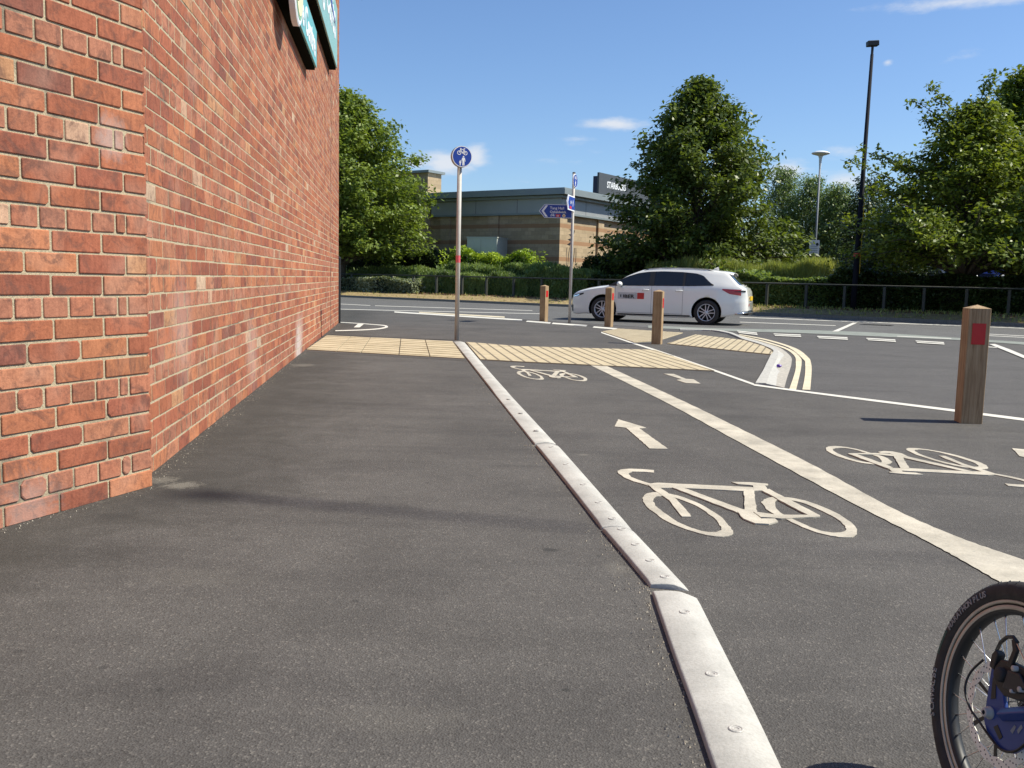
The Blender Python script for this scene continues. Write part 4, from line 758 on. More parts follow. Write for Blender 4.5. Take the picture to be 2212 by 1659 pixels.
# roof spoiler, rails, fin
b = MB(); vs = []
for x, dz_ in ((3.98, .0), (4.12, .0), (4.24, -.012)):
    for y in np.linspace(-.56, .56, 11): vs.append((x, y, 1.385 - (x - 3.98) * .16 - .05 * (abs(y) / .56) ** 3 + dz_ + .004)); 
n = 11; top = list(vs); vs = top + [(x, y, z - .03) for x, y, z in top]
fs = [(i * n + j, (i + 1) * n + j, (i + 1) * n + j + 1, i * n + j + 1) for i in range(2) for j in range(n - 1)]; fs += [tuple(33 + k for k in f[::-1]) for f in fs]
fs += [(2 * n + j, 33 + 2 * n + j, 33 + 2 * n + j + 1, 2 * n + j + 1) for j in range(n - 1)] + [(i * n, 33 + i * n, 33 + (i + 1) * n, (i + 1) * n) for i in range(2)] + [(i * n + 10, (i + 1) * n + 10, 33 + (i + 1) * n + 10, 33 + i * n + 10) for i in range(2)]
b.add(vs, fs); b.build('roof_spoiler', MT['carw'], car, True)
for s_ in (-1, 1):
    b = MB(); b.tube([(x, s_ * (hwid(x, edge(x)) - .02), edge(x) + (.035 if 2.0 < x < 3.75 else .0)) for x in (1.95, 2.1, 2.4, 2.8, 3.2, 3.6, 3.8)], .012, 6); b.build('roof_rail', MT['trim'], car, True)
b = MB(); b.prism([(3.62, 1.40), (3.80, 1.40), (3.80, 1.475), (3.76, 1.48)], -.012, .012, Matrix.Rotation(rad(90), 4, 'X')); b.build('aerial_fin', MT['carw'], car)
# lamps
def corner_patch(name, lo_, hi_, x0, x1, mat, off=.005, nx=12, nz=4, sides=(-1, 1)):
    for s_ in sides:
        vs = []; fs = []
        for i in range(nx + 1):
            x = x0 + (x1 - x0) * i / nx; a, b_ = lin(lo_, x), lin(hi_, x)
            for j in range(nz + 1): z = a + (b_ - a) * j / nz; vs.append((x, s_ * (hwid(x, min(z, edge(x))) + off), z))
        for i in range(nx):
            for j in range(nz): q = (i * (nz + 1) + j, (i + 1) * (nz + 1) + j, (i + 1) * (nz + 1) + j + 1, i * (nz + 1) + j + 1); fs.append(q if s_ < 0 else q[::-1])
        MB().add(vs, fs).build(name, mat, car, True)
corner_patch('headlight', [(.06, .60), (.2, .625), (.42, .70)], [(.06, .645), (.2, .69), (.42, .735)], .06, .42, MT['black']); corner_patch('headlight_lens', [(.10, .615), (.2, .635), (.32, .68)], [(.10, .64), (.2, .668), (.32, .70)], .10, .30, MT['chrome'], .008)
corner_patch('tail_light', [(4.02, .90), (4.2, .80), (4.5, .76)], [(4.02, .925), (4.2, .92), (4.5, .915)], 4.02, 4.48, MT['tred'], .006); corner_patch('tail_light_trim', [(4.30, .855), (4.6, .85)], [(4.30, .865), (4.6, .90)], 4.32, 4.585, MT['black'], .009)
corner_patch('grille', [(.02, .24), (.12, .24)], [(.02, .42), (.12, .40)], .02, .11, MT['black'], .004)
Bx = smooth_tab([(.2, 4.57), (.35, 4.63), (.5, 4.655), (.7, 4.655), (.85, 4.635), (.95, 4.60)])
b = MB(); b.box(4.645, 4.668, -.26, .26, .64, .75); b.build('number_plate', MT['yel'], car); b = MB(); b.box(4.52, 4.665, -.50, .50, .27, .40); bevel(b.build('rear_diffuser', MT['black'], car), .03)
b = MB(); b.tube([(4.36, -.80, .30), (4.54, -.70, .335), (4.66, -.45, .345), (4.66, .45, .345), (4.54, .70, .335)], .022, 8); b.build('bumper_trim', MT['chrome'], car, True)
b = MB(); b.box(4.652, 4.662, -.52, -.44, .50, .56); b.build('rear_sticker', MT['redp'], car)
b = MB(); b.tube([(4.45, 0, 1.03), (4.38, 0, 1.05)], .012, 6); b.box(4.40, 4.50, -.3, .3, 1.015, 1.03); b.build('tailgate_lip', MT['carw'], car)
for s_ in (-1, 1):
    b = MB(); Mm = Matrix.Translation((1.42, s_ * 1.0, .985)) @ Matrix.Diagonal((.075, .10, .068, 1)); b.lathe([(math.sin(a_) or 0, -math.cos(a_)) for a_ in np.linspace(0, math.pi, 10)], 14, Mm); b.build('door_mirror', MT['carw'], car, True)
    b = MB(); b.tube([(1.44, s_ * .84, .93), (1.44, s_ * .96, .95)], .025, 8); b.build('mirror_arm', MT['black'], car)
# wheels
def wheel():
    wr = empty('wheel'); R_ = Matrix.Rotation(rad(90), 4, 'X')
    MB().lathe([(.218, -.095), (.245, -.105), (.295, -.10), (.314, -.085), (.318, -.04), (.318, .04), (.314, .085), (.295, .10), (.245, .105), (.218, .095)], 48, R_, True).build('tyre', MT['rub'], wr, True)
    MB().lathe([(.215, .095), (.222, .10), (.212, .105), (.205, .09), (.20, .02), (.20, -.09), (.215, -.095)], 48, R_, True).build('rim', MT['alloy'], wr, True)
    MB().lathe([(0, .015), (.20, .015), (.20, .0)], 32, R_).build('brake_shield', MT['black'], wr, True)
    b = MB()
    for k in range(5):
        for d_ in (-.022, .022):
            Mk = R_ @ Matrix.Rotation(2 * math.pi * k / 5 + .2, 4, 'Z'); b.prism([(.03, d_ * .9 - .012), (.20, d_ * 2.1 - .010), (.208, d_ * 2.1 - .008), (.208, d_ * 2.1 + .008), (.03, d_ * .9 + .012)], .062, .088, Mk)
    b.build('spokes', MT['alloy'], wr); MB().lathe([(0, .10), (.035, .098), (.045, .085), (.045, .05)], 20, R_).build('hub_cap', MT['alloy'], wr, True); return wr
w0 = wheel(); first = True
for wx in WX:
    for s_ in (-1, 1):
        wq_ = w0 if first else dup(w0); first = False; wq_.parent = car; wq_.location = (wx, s_ * .785, .318); wq_.rotation_euler = (0, 0, 0 if s_ < 0 else math.pi)

# ------------------------------------------------------------------ bicycle wheel at the right edge
bc = Vector((.976, 1.688, .247)); baz = -.1157; LEAN = -.136; BS = .253 / .2865; bike = empty('bicycle', (bc.x, bc.y, 0)); tag(bike, 'bicycle with a black tyre, disc brake and blue frame, cut by the right edge', 'bicycle')
hd = Vector((math.sin(baz), math.cos(baz), 0)); sid = Vector((-math.cos(baz), math.sin(baz), 0))     # forward edge of the wheel, and its visible side (towards the camera's left)
BM_ = Matrix((-hd, Vector((0, 0, 1)), -hd.cross(Vector((0, 0, 1))))).transposed().to_4x4()
BM_ = Matrix((-hd, Vector((0, 0, 1)), (-hd).cross(Vector((0, 0, 1))))).transposed().to_4x4(); BM_ = Matrix.Rotation(0, 4, 'Z') @ BM_; hl = -hd; u_ = Vector((0, 0, 1)) * math.cos(LEAN) + sid * math.sin(LEAN); BM_ = Matrix((hl, u_, hl.cross(u_))).transposed().to_4x4() @ Matrix.Scale(BS, 4); BM_.translation = (0, 0, bc.z)   # local x to the rear, y up, z towards the viewer's side
wh = empty('wheel'); wh.parent = bike; wh.matrix_basis = BM_
RT_ = .262; tr = .0255
MB().lathe([(RT_ + tr * math.cos(a_) * (1.0 if math.cos(a_) < 0 else .95), tr * math.sin(a_)) for a_ in np.linspace(0, 2 * math.pi, 17)[:-1]], 96, None, True).build('tyre', MT['rub'], wh, True)
b = MB()
for k in range(60):
    for s_ in (-1, 1):
        a0 = 2 * math.pi * k / 60 + s_ * .02; Mk = Matrix.Rotation(a0, 4, 'Z') @ Matrix.Translation((RT_ + tr * .86, 0, s_ * .0118)) @ Matrix.Rotation(s_ * rad(-28), 4, 'Y') @ Matrix.Rotation(s_ * rad(18), 4, 'X'); b.box(-.002, .0006, -.0009, .0009, -.0065, .0065, Mk)
b.build('tread_grooves', MT['black'], wh)
MB().lathe([(.236, .0150), (.2395, .0178), (.2425, .0188), (.2440, .0180), (.2425, .015)], 96, None, True).build('reflective_band', MT['tan'], wh, True)
MB().lathe([(.234, -.013), (.236, -.014), (.236, .014), (.2275, .0155), (.222, .0155), (.214, .011), (.212, 0), (.214, -.011), (.222, -.0155), (.2275, -.0155)], 96, None, True).build('rim', MT['black'], wh, True)
MB().lathe([(.2235, .0162), (.2330, .0162), (.2330, .0156), (.2235, .0156)], 96, None, True).build('rim_side', MT['tan'], wh, True)
MB().lathe([(.014, -.05), (.03, -.034), (.03, -.030), (.018, -.02), (.018, .02), (.03, .030), (.03, .034), (.014, .05)], 24, None).build('hub', MT['black'], wh, True)
for k in range(28):
    a0 = 2 * math.pi * k / 28; s_ = 1 if k % 2 else -1; cr = .9 if (k // 2) % 2 else -.9
    p0 = Vector((.027 * math.cos(a0 + cr), .027 * math.sin(a0 + cr), s_ * .03)); p1 = Vector((.214 * math.cos(a0), .214 * math.sin(a0), s_ * .003))
    MB().tube([p0, p1 + (p0 - p1) * .06, p1], [.0015, .0015, .0027], 6).build('spoke', MT['spoke'], wh, True)
# raised letters round the side of the tyre
def arc_text(body, a_start, rad_, size, mat):
    aa = a_start; col_ = MB()
    ws = {'I': .5, ' ': .6, 'W': 1.25, 'M': 1.2}
    for ch in body:
        wd_ = ws.get(ch, .95) * size * .72
        if ch != ' ':
            am = aa - wd_ / 2 / rad_; zz = .0262; Mk = Matrix.Rotation(am - math.pi / 2, 4, 'Z') @ Matrix.Translation((-wd_ / 2, rad_ - .0065, zz)); q_ = text('letter', ch, size, Matrix(), mat, None, .0008, .0002); col_.add([Mk @ v.co for v in q_.data.vertices], [tuple(p.vertices) for p in q_.data.polygons]); bpy.data.objects.remove(q_)
        aa -= wd_ / rad_
    col_.build('lettering', mat, wh)
arc_text('SCHWALBE', rad(207), .262, .021, MT['txt']); arc_text('MARATHON PLUS', rad(158), .262, .019, MT['txt'])
b = MB(); b.prism([(.268 * math.cos(a_), .268 * math.sin(a_)) for a_ in np.linspace(rad(160), rad(174), 8)] + [(.262 * math.cos(a_), .262 * math.sin(a_)) for a_ in np.linspace(rad(174), rad(160), 8)], .0240, .0262); b.build('green_stripe', MT['greenst'], wh)
# brake disc with rows of holes
dz = .036; n = 120; wv = lambda k, r, a_: ((r + a_ * math.cos(14 * 2 * math.pi * k / n)) * math.cos(2 * math.pi * k / n), (r + a_ * math.cos(14 * 2 * math.pi * k / n)) * math.sin(2 * math.pi * k / n))
outp = [wv(k, .111, .0016) for k in range(n)]; inp = [wv(k, .092, -.0022) for k in range(n)]
b = MB(); b.ringp(outp, inp, dz, dz + .002)
dk = b.build('brake_disc', MT['disc'], wh); b = MB()
for k in range(84): a0 = 2 * math.pi * k / 84; r_ = (.096, .1015, .107)[k % 3]; b.lathe([(.0019, dz + .0021), (0, dz + .0023)], 8, Matrix.Translation((r_ * math.cos(a0), r_ * math.sin(a0), 0)))
b.build('disc_holes', MT['black'], dk); b = MB()
for k in range(6): a0 = 2 * math.pi * k / 6; b.prism([(.02 * math.cos(a0), .02 * math.sin(a0)), (.02 * math.cos(a0 + .35), .02 * math.sin(a0 + .35)), (.093 * math.cos(a0 + .72), .093 * math.sin(a0 + .72)), (.093 * math.cos(a0 + .62), .093 * math.sin(a0 + .62))], dz - .001, dz + .0015)
b.build('disc_arms', MT['black'], dk)
fr = empty('frame'); fr.parent = bike; fr.matrix_basis = BM_
b = MB(); b.prism([(-.016, -.024), (.0, -.042), (.04, -.058), (.09, -.045), (.13, .0), (.16, .05), (.155, .075), (.045, .022), (.03, .045), (.010, .092), (-.028, .096), (-.022, .03)], .050, .060); bevel(b.build('dropout_plate', MT['blueframe'], fr), .003)
b = MB(); b.prism([(-.006, .028), (.008, .036), (-.004, .076), (-.014, .074)], .0602, .0612); b.build('plate_slot', MT['black'], fr); b = MB(); b.prism([(.02, -.022), (.045, -.038), (.052, -.028), (.03, -.012)], .0602, .0612); b.build('plate_slot', MT['black'], fr)
b = MB(); b.prism([(.070, -.005), (.078, .012), (.084, .010), (.078, -.008)], .0602, .061); b.prism([(.088, .005), (.096, .022), (.102, .018), (.094, 0)], .0602, .061); b.build('scratched_mark', MT['pole'], fr)
b = MB(); b.tube([(.042, .016, .066), (.16, .080, .066), (.42, .21, .072), (.62, .24, .07)], .0145, 4); bevel(b.build('frame_arm', MT['blueframe'], fr), .003)
b = MB(); b.tube([(.42, .21, -.06), (.2, .06, -.05), (0, 0, -.052)], .013, 8); b.build('frame_arm_inner', MT['blueframe'], fr)
b = MB(); b.tube([(.6, .25, .075), (.6, .25, -.07)], .018, 10); b.tube([(.62, .24, 0), (1.15, .10, 0)], .03, 12); b.build('main_tube', MT['blueframe'], fr, True)
b = MB(); b.lathe([(.005, .076), (.008, .076), (.010, .074), (.010, .066), (.0135, .064), (.0135, .060)], 20); b.build('axle_nut', MT['galv'], fr, True)
cal = MB(); cal.prism([(-.014, .074), (.004, .060), (.03, .052), (.075, .062), (.12, .088), (.115, .118), (.080, .132), (.03, .128), (-.002, .120), (-.016, .098)], .044, .062); cl = cal.build('brake_caliper', MT['black'], fr); bevel(cl, .004, 2)
b = MB(); b.prism([(.03, .070), (.075, .078), (.098, .100), (.07, .118), (.035, .112)], .062, .070); bevel(b.build('caliper_cover', MT['trim2'], cl), .003)
b = MB(); b.lathe([(0, .074), (.013, .074), (.015, .071), (.016, .062)], 20, Matrix.Translation((.014, .092, 0))); b.build('adjuster', MT['rub'], cl, True)
for (x, y, r_) in ((.052, .122, .006), (.082, .090, .006), (.060, .076, .004), (.1, .112, .006)): b = MB(); b.lathe([(0, .072), (r_, .072), (r_, .060)], 10, Matrix.Translation((x, y, 0))); b.build('caliper_bolt', MT['galv'], cl, True)
b = MB(); b.prism([(.026, .118), (.040, .118), (.048, .160), (.036, .178), (.024, .174), (.034, .155)], .060, .068); bevel(b.build('brake_arm', MT['black'], cl), .002)
b = MB(); b.tube([(.04, .174, .064), (.024, .180, .064), (.004, .172, .062), (-.025, .150, .052), (-.06, .12, .03)], .0042, 8); b.build('cable_noodle', MT['black'], cl, True)
b = MB(); b.prism([(.082, .118), (.102, .120), (.100, .142), (.080, .140)], .05, .068); bevel(b.build('cable_clamp', MT['black'], cl), .002); b = MB(); b.tube([(.042, .172, .066), (.088, .138, .066)], .0013, 5); b.build('inner_cable', MT['spoke'], cl)
b = MB(); b.prism([(-.030, .092), (-.014, .090), (-.010, .128), (-.022, .134), (-.030, .12)], .044, .064); bevel(b.build('mount_bolt', MT['black'], cl), .003)
b = MB(); pts = [(-.075, .09, .045), (-.095, .05, .055), (-.092, .012, .062), (-.062, -.017, .064), (-.02, -.032, .064), (.02, -.045, .064), (.06, -.052, .064), (.10, -.035, .066), (.13, .0, .068), (.155, .04, .072), (.20, .12, .08)]; dn_ = []
for i in range(len(pts) - 1):
    for j in range(5):
        p0_, p1_, p2_, p3_ = [Vector(pts[min(max(i + q_, 0), len(pts) - 1)]) for q_ in (-1, 0, 1, 2)]; t = j / 5; dn_.append(.5 * (2 * p1_ + (p2_ - p0_) * t + (2 * p0_ - 5 * p1_ + 4 * p2_ - p3_) * t * t + (3 * p1_ - p0_ - 3 * p2_ + p3_) * t ** 3))
b.tube(dn_, .0026, 8); b.build('brake_cable', MT['black'], fr, True)
b = MB(); b.prism([(.035, -.13), (.10, -.14), (.12, -.05), (.09, -.02), (.05, -.04)], -.06, -.03); b.lathe([(.0, -.02), (.03, -.02), (.034, -.03), (.03, -.04), (0, -.04)], 18, Matrix.Translation((.06, -.12, 0))); b.build('derailleur', MT['black'], fr)
b = MB(); b.prism([(.048, -.075), (.062, -.072), (.066, -.055), (.058, -.045), (.046, -.05)], -.028, -.015); bevel(b.build('red_lever', MT['orange'], fr), .003)
b = MB(); b.lathe([(.02, -.048), (.045, -.048), (.045, -.036), (.03, -.030)], 24); b.build('sprockets', MT['black'], wh)
wh2 = dup(wh, bike); wh2.location = Vector(wh.location) - hd * 1.25

# ------------------------------------------------------------------ low stone building with metal eaves
ox = at(1206, 560, 50.0); ba = rad(-34); bu = empty('shop_building', (ox.x, ox.y, .28), ba); tag(bu, 'low sandstone building with a grey metal roof edge behind the shrubs', 'building')
b = MB(); b.box(-22, 0, 0, 20, 0, 4.35); b.build('wall', MT['stone'], bu)
b = MB()
for x0, x1 in ((-.55, .0), (-4.6, -3.9), (-8.0, -7.3)): b.box(x0, x1 + (.12 if x1 == 0 else 0), -.12, (0 if x1 else .0), 0, 4.349)
for y0, y1 in ((-.12, .62), (4.1, 4.75), (9, 9.7)): b.box(.0005, .1195, y0 + .0005, y1, 0, 4.348)
pil_ = b
for k_ in range(len(pil_.v) // 8): b = MB(); b.add(pil_.v[8 * k_:8 * k_ + 8], [(0, 3, 2, 1), (4, 5, 6, 7), (0, 1, 5, 4), (1, 2, 6, 5), (2, 3, 7, 6), (3, 0, 4, 7)]); b.build('pilaster', MT['stone'], bu)
b = MB(); b.box(-8.6, .22, -.22, 20.2, 4.35, 5.15); b.build('fascia', MT['fascia'], bu)
b = MB(); b.box(-8.6, .26, -.26, 20.2, 4.30, 4.40); b.build('fascia_trim', MT['roofm'], bu)
b = MB(); b.box(-8.6, .45, -.45, 20.4, 5.151, 5.28); b.box(-8.8, .72, -.72, 20.6, 5.30, 5.58); b.box(-8.75, .66, -.66, 20.5, 5.581, 5.64); b.build('roof', MT['roofm'], bu)
b = MB(); [b.box(.2205, .225, y, y + .03, 4.41, 5.14) for y in (2.4, 5, 7.6)]; [b.box(x, x + .03, -.225, -.2205, 4.41, 5.14) for x in (-2.6, -5.4)]; b.build('panel_joints', MT['trim'], bu)
b = MB(); b.box(-12.6, -8.82, -.30, .95, 0, 6.85); b.build('tower', MT['stone'], bu); b = MB(); b.box(-12.75, -8.65, -.45, 1.1, 6.85, 6.99); b.build('tower_cap', MT['roofm'], bu); b = MB(); b.box(-12.2, -9.75, -.42, -.302, 4.2, 6.2); b.build('navy_panel', MT['navy'], bu)
b = MB(); b.box(-22, -12.7, -.3, 4, 4.351, 4.9); b.build('low_roof', MT['roofm'], bu)
# dark wavy mural on the sunlit wall
b = MB()
for k in range(5):
    pts = [(.9 + .2 * k + .09 * math.sin(2.2 * z + k * .8) + .06 * z * (1 if k > 1 else .2) * .5, z) for z in np.linspace(.4, 2.6, 14)]
    for (ya, za), (yb, zb) in zip(pts, pts[1:]): b.add([(.003, ya - .03, za), (.003, ya + .03, za), (.003, yb + .03, zb), (.003, yb - .03, zb)], [(0, 1, 2, 3)])
for k in range(4): a0 = k * .35; b.add([(.004, .85 + .06 * k, 2.75 + .28 * k), (.004, 1.15 + .14 * k, 2.7 + .22 * k), (.004, 1.35 + .1 * k, 2.95 + .2 * k)], [(0, 1, 2)])
b.build('mural', MT['black'], bu)
rs_ = empty('roof_sign', bu.matrix_basis @ Vector((0, 0, 0)), ba); rs_.location = Matrix.Translation(bu.location) @ Matrix.Rotation(ba, 4, 'Z') @ Vector((.1, 3.9, 5.3)); tag(rs_, 'dark grey roof sign with white capitals, half hidden by the middle tree', 'sign')
b = MB(); b.box(-.06, .06, 0, 7.0, .45, 1.62); b.build('sign_board', MT['dk'], rs_); b = MB(); b.box(-.32, -.065, .0, 6.9, .3, 1.42); b.build('sign_box', MT['navy'], rs_)
b = MB(); [b.box(-.02, .02, y, y + .05, 0, .449) for y in (.5, 3.4, 6.4)]; b.build('sign_leg', MT['trim'], rs_)
text('lettering', 'STARBUCKS', .50, frameM((.062, .95, .86), (0, 1, 0), (0, 0, 1)), MT['sw'], rs_, .004, .012, sx=.86)
p = at(1008.5, 540, 50.3); cb = empty('equipment_cabinet', (p.x, p.y, .28), rad(-20)); tag(cb, 'grey green metal cabinet standing between the hedges and the stone building', 'cabinet')
hh = at(1008, 512, 50.3).z - .28; b = MB(); b.box(0, 1.72, 0, 1.6, 0, hh - .04); bevel(b.build('cabinet_body', MT['cab'], cb), .01); b = MB(); b.box(-.03, 1.75, -.03, 1.63, hh - .039, hh + .02); b.build('cabinet_lid', MT['cab'], cb); b = MB(); b.box(.80, .81, -.004, -.0005, .05, hh - .1); b.build('door_joint', MT['trim'], cb)

# ------------------------------------------------------------------ rail in front of the planting
fo = 2.15
def onrail(u, v=640): A = K(-60, fo); B = K(90, fo); return onplane(u, v, A, B)
rl = empty('knee_rail', K(0, fo, .27)); tag(rl, 'low grey metal rail on posts in front of the shrubs across the road', 'fence'); ir = Matrix.Translation(-Vector(rl.location))
us = [760, 802, 846, 892.9, 942.4, 997.8, 1050, 1109, 1169.7, 1231, 1293, 1362, 1430, 1505, 1580, 1656, 1741, 1824, 1910, 1996, 2088, 2180, 2280, 2390]
for u in us:
    q = onrail(u, 645); Rk = Matrix.Translation((q.x, q.y, 0)) @ Matrix.Rotation(math.atan2(kd.y, kd.x), 4, 'Z'); b = MB(); b.box(-.045, .045, -.05, .05, .1, 1.12, Rk); b.build('post', MT['rail'], rl, M=ir)
b = MB(); a0, a1 = onrail(700), onrail(2500); a0.z = a1.z = 1.16; b.tube([a0, a1], .032, 8); b.build('rail', MT['rail'], rl, True, M=ir)

# ------------------------------------------------------------------ leaves
def quads(cen, d1, d2, rnd, name, mat, parent=None, M=None):
    n = len(cen); V = np.empty((n, 4, 3)); V[:, 0] = cen - d1; V[:, 1] = cen + d2 - d1 * .12; V[:, 2] = cen + d1; V[:, 3] = cen - d2 - d1 * .12
    me = bpy.data.meshes.new(name); me.vertices.add(4 * n); me.vertices.foreach_set('co', V.reshape(-1)); me.loops.add(4 * n); me.loops.foreach_set('vertex_index', np.arange(4 * n, dtype=np.int32))
    me.polygons.add(n); me.polygons.foreach_set('loop_start', np.arange(0, 4 * n, 4, dtype=np.int32)); me.polygons.foreach_set('loop_total', np.full(n, 4, dtype=np.int32)); me.update(); me.validate()
    a = me.attributes.new('rnd', 'FLOAT', 'POINT'); a.data.foreach_set('value', np.repeat(rnd, 4)); me.materials.append(mat)
    o = bpy.data.objects.new(name, me); COL.objects.link(o)
    if parent: o.parent = parent
    if M is not None: o.matrix_basis = M
    return o
def unit(a): return a / np.maximum(1e-9, np.linalg.norm(a, axis=1, keepdims=True))
def leafset(cen, size, droop=.5, asp=.5, rs=RS, out=None):
    n = len(cen); d = rs.normal(size=(n, 3)); d[:, 2] = d[:, 2] * .5 - droop
    if out is not None: d += out * .8
    d = unit(d); t = unit(np.cross(d, rs.normal(size=(n, 3)))); up = np.cross(d, t); flip = np.where(np.abs(t[:, 2:3]) > .75, 1, 0); t = t * (1 - flip) + up * flip
    s = size * rs.uniform(.6, 1.25, (n, 1)); return cen, d * s * .5, t * s * .5 * asp
def tree(base, H, zb, radf, label, mat, nb=230, npb=150, size=.15, droop=.55, trunk_r=.16, seed=1, group=None, zc=0.0, lean=0, clump=.20, asp=.55, branches=True, sag=.5, extra=None, spr=1.0):
    rs = np.random.RandomState(seed); rt = empty('tree', base); tag(rt, label, 'tree', group); L_ = []; Rn = []; br = MB(); tw = MB(); O_ = []
    top = Vector((lean, 0, H * .93)); br.tube([(0, 0, -.2), (lean * .1, .05, H * .2), (lean * .4, -.04, H * .5), (lean * .8, 0, H * .78), top], [trunk_r * 1.15, trunk_r, trunk_r * .72, trunk_r * .35, .015], 9)
    br.build('trunk', MT['bark'], rt, True)
    for i in range(nb):
        h = (i + rs.uniform(0, 1)) / nb; h = h ** .85; az = i * 2.399963 + rs.uniform(-.4, .4); Rr = radf(h, az) * rs.uniform(.62, 1.12)
        zt = zb + h * (H - zb); z0 = max(zb * .7, zt - Rr * .75 - .2); c0 = Vector((lean * z0 / H, 0, z0)); e = Vector((lean * zt / H + Rr * math.cos(az), Rr * math.sin(az), zt)); mid_ = c0.lerp(e, .55) + Vector((0, 0, Rr * .16))
        pts = [(c0 * (1 - t) ** 2 + mid_ * 2 * t * (1 - t) + e * t * t) - Vector((0, 0, sag * Rr * .22 * t ** 3)) for t in np.linspace(0, 1, 6)]
        if branches and Rr > .7: tw.tube(pts, .012 + .016 * Rr, 4, False, .006)
        nc = max(4, int(npb / 13 * (.45 + .55 * Rr / max(.1, radf(.3, az))))); P_ = np.array([list(p) for p in pts])
        tt = rs.uniform(.30, 1.0, nc) ** .8; idx = np.minimum(4, (tt * 5).astype(int)); fr_ = (tt * 5 - idx)[:, None]; cc = P_[idx] * (1 - fr_) + P_[idx + 1] * fr_
        sp_ = spr * (.12 + .30 * (1 - tt) + .11 * Rr / 3)[:, None]; cc = cc + rs.normal(size=(nc, 3)) * sp_ * np.array([1, 1, .55]); k = 13
        lv = np.repeat(cc, k, 0) + rs.normal(size=(nc * k, 3)) * np.array([clump, clump, clump * .55]); L_.append(lv); Rn.append(np.clip(np.repeat(rs.uniform(0, 1, nc), k) * .6 + rs.uniform(0, .4, nc * k), 0, 1)); o_ = lv - np.array([0, 0, 0]); o_[:, 2] = 0; O_.append(unit(o_))
    if extra:
        for (e, c0) in extra:
            c0 = Vector(c0); e = Vector(e); mid_ = c0.lerp(e, .5) + Vector((0, 0, .25)); pts = [(c0 * (1 - t) ** 2 + mid_ * 2 * t * (1 - t) + e * t * t) for t in np.linspace(0, 1, 8)]; tw.tube(pts, .028, 5, False, .006); P_ = np.array([list(p) for p in pts]); nc = 26
            tt = rs.uniform(.35, 1.0, nc); idx = np.minimum(6, (tt * 7).astype(int)); fr_ = (tt * 7 - idx)[:, None]; cc = P_[idx] * (1 - fr_) + P_[idx + 1] * fr_ + rs.normal(size=(nc, 3)) * .09; lv = np.repeat(cc, 7, 0) + rs.normal(size=(nc * 7, 3)) * .1; L_.append(lv); Rn.append(rs.uniform(0, 1, nc * 7)); O_.append(np.zeros_like(lv))
    if branches: tw.build('branches', MT['bark'], rt, True)
    Lv = np.vstack(L_); Rv = np.concatenate(Rn); Ov = np.vstack(O_); c, d1, d2 = leafset(Lv, size, droop, asp, rs, Ov); quads(c, d1, d2, Rv, 'crown', mat, rt); return rt
def hfun(tab): return lambda h, az, T=tab: lin(T, h) * (1 + .10 * math.sin(3 * az + h * 9) + .06 * math.sin(7 * az + h * 21))
def lopside(tab): g_ = hfun(tab); return lambda h, az: g_(h, az) * (1 - .17 * max(0, -math.cos(az)) * (1 if .28 < h < .75 else .3))
def base(u, Y, z=.28): p = at(u, 600, Y); return (p.x, p.y, z)
def zat(u, v, Y): return at(u, v, Y).z
H1 = zat(1495, 176, 43.5) - .28
tree(base(1496, 43.5), H1, .9, lopside([(0, 4.0), (.1, 5.0), (.21, 4.8), (.43, 4.2), (.6, 3.75), (.7, 3.2), (.8, 2.3), (.88, 1.65), (.95, .85), (1, .2)]), 'large dark green conical tree in the middle behind the white car', MT['leaf'], 210, 330, .24, .6, .2, 3, clump=.25, spr=.6)
H2 = zat(762, 200, 50) - .28
tree(base(738, 50), H2, 1.9, hfun([(0, 3.4), (.12, 4.2), (.3, 4.5), (.5, 4.3), (.7, 3.5), (.85, 2.4), (.95, 1.2), (1, .3)]), 'bright green tree rising behind the end of the brick wall', MT['leaf1'], 230, 340, .24, .5, .2, 9, clump=.25, sag=.2, spr=.6)
H3 = zat(2190, 128, 33.5) - .25; bx = base(2085, 33.0)
def rel(u, v, Y, b=bx): q = at(u, v, Y); return (q.x - b[0], q.y - b[1], q.z - b[2])
ex = [(rel(1862, 328, 33), rel(1990, 380, 33)), (rel(1968, 215, 33), rel(2080, 300, 33)), (rel(2000, 180, 33), rel(2095, 290, 33)), (rel(1995, 262, 33), rel(2080, 310, 33)), (rel(1925, 350, 32.5), rel(2040, 400, 33)), (rel(1815, 345, 34), rel(1980, 420, 33)), (rel(1880, 410, 32), rel(2010, 450, 33)), (rel(2145, 165, 33), rel(2100, 260, 33))]
tree(bx, zat(2090, 225, 33) - .28, 1.75, hfun([(0, 3.4), (.12, 4.2), (.35, 3.8), (.6, 2.6), (.8, 1.6), (1, .3)]), 'tree with arching branches at the right, its trunk rising behind the rail', MT['leaf2'], 190, 290, .18, .45, .17, 21, clump=.22, spr=.65, extra=ex)
tree(base(2195, 36.5), H3 * 1.05, 1.9, hfun([(0, 3.2), (.2, 3.9), (.5, 3.3), (.75, 2.1), (.9, 1.2), (1, .3)]), 'taller tree at the right picture edge behind the one with arching branches', MT['leaf2'], 190, 280, .20, .5, .18, 33, clump=.22, spr=.65)
tree((bx[0] + 6.4, bx[1] - 2.8, .28), 10.5, 1.3, hfun([(0, 3.6), (.2, 4.4), (.5, 3.8), (.8, 2.2), (1, .3)]), 'tree just beyond the right picture edge that shades the rail', MT['leaf2'], 200, 130, .2, .5, .18, 34, clump=.24)
tree((bx[0] + 17, bx[1] - 8, .28), 11.5, 2.0, hfun([(0, 3.6), (.2, 4.6), (.5, 4.0), (.8, 2.2), (1, .3)]), 'farther tree beyond the right picture edge that shades the verge', MT['leaf2'], 200, 130, .2, .5, .18, 35, clump=.24)
gb = 'pale feathery trees beyond the car park hedge'
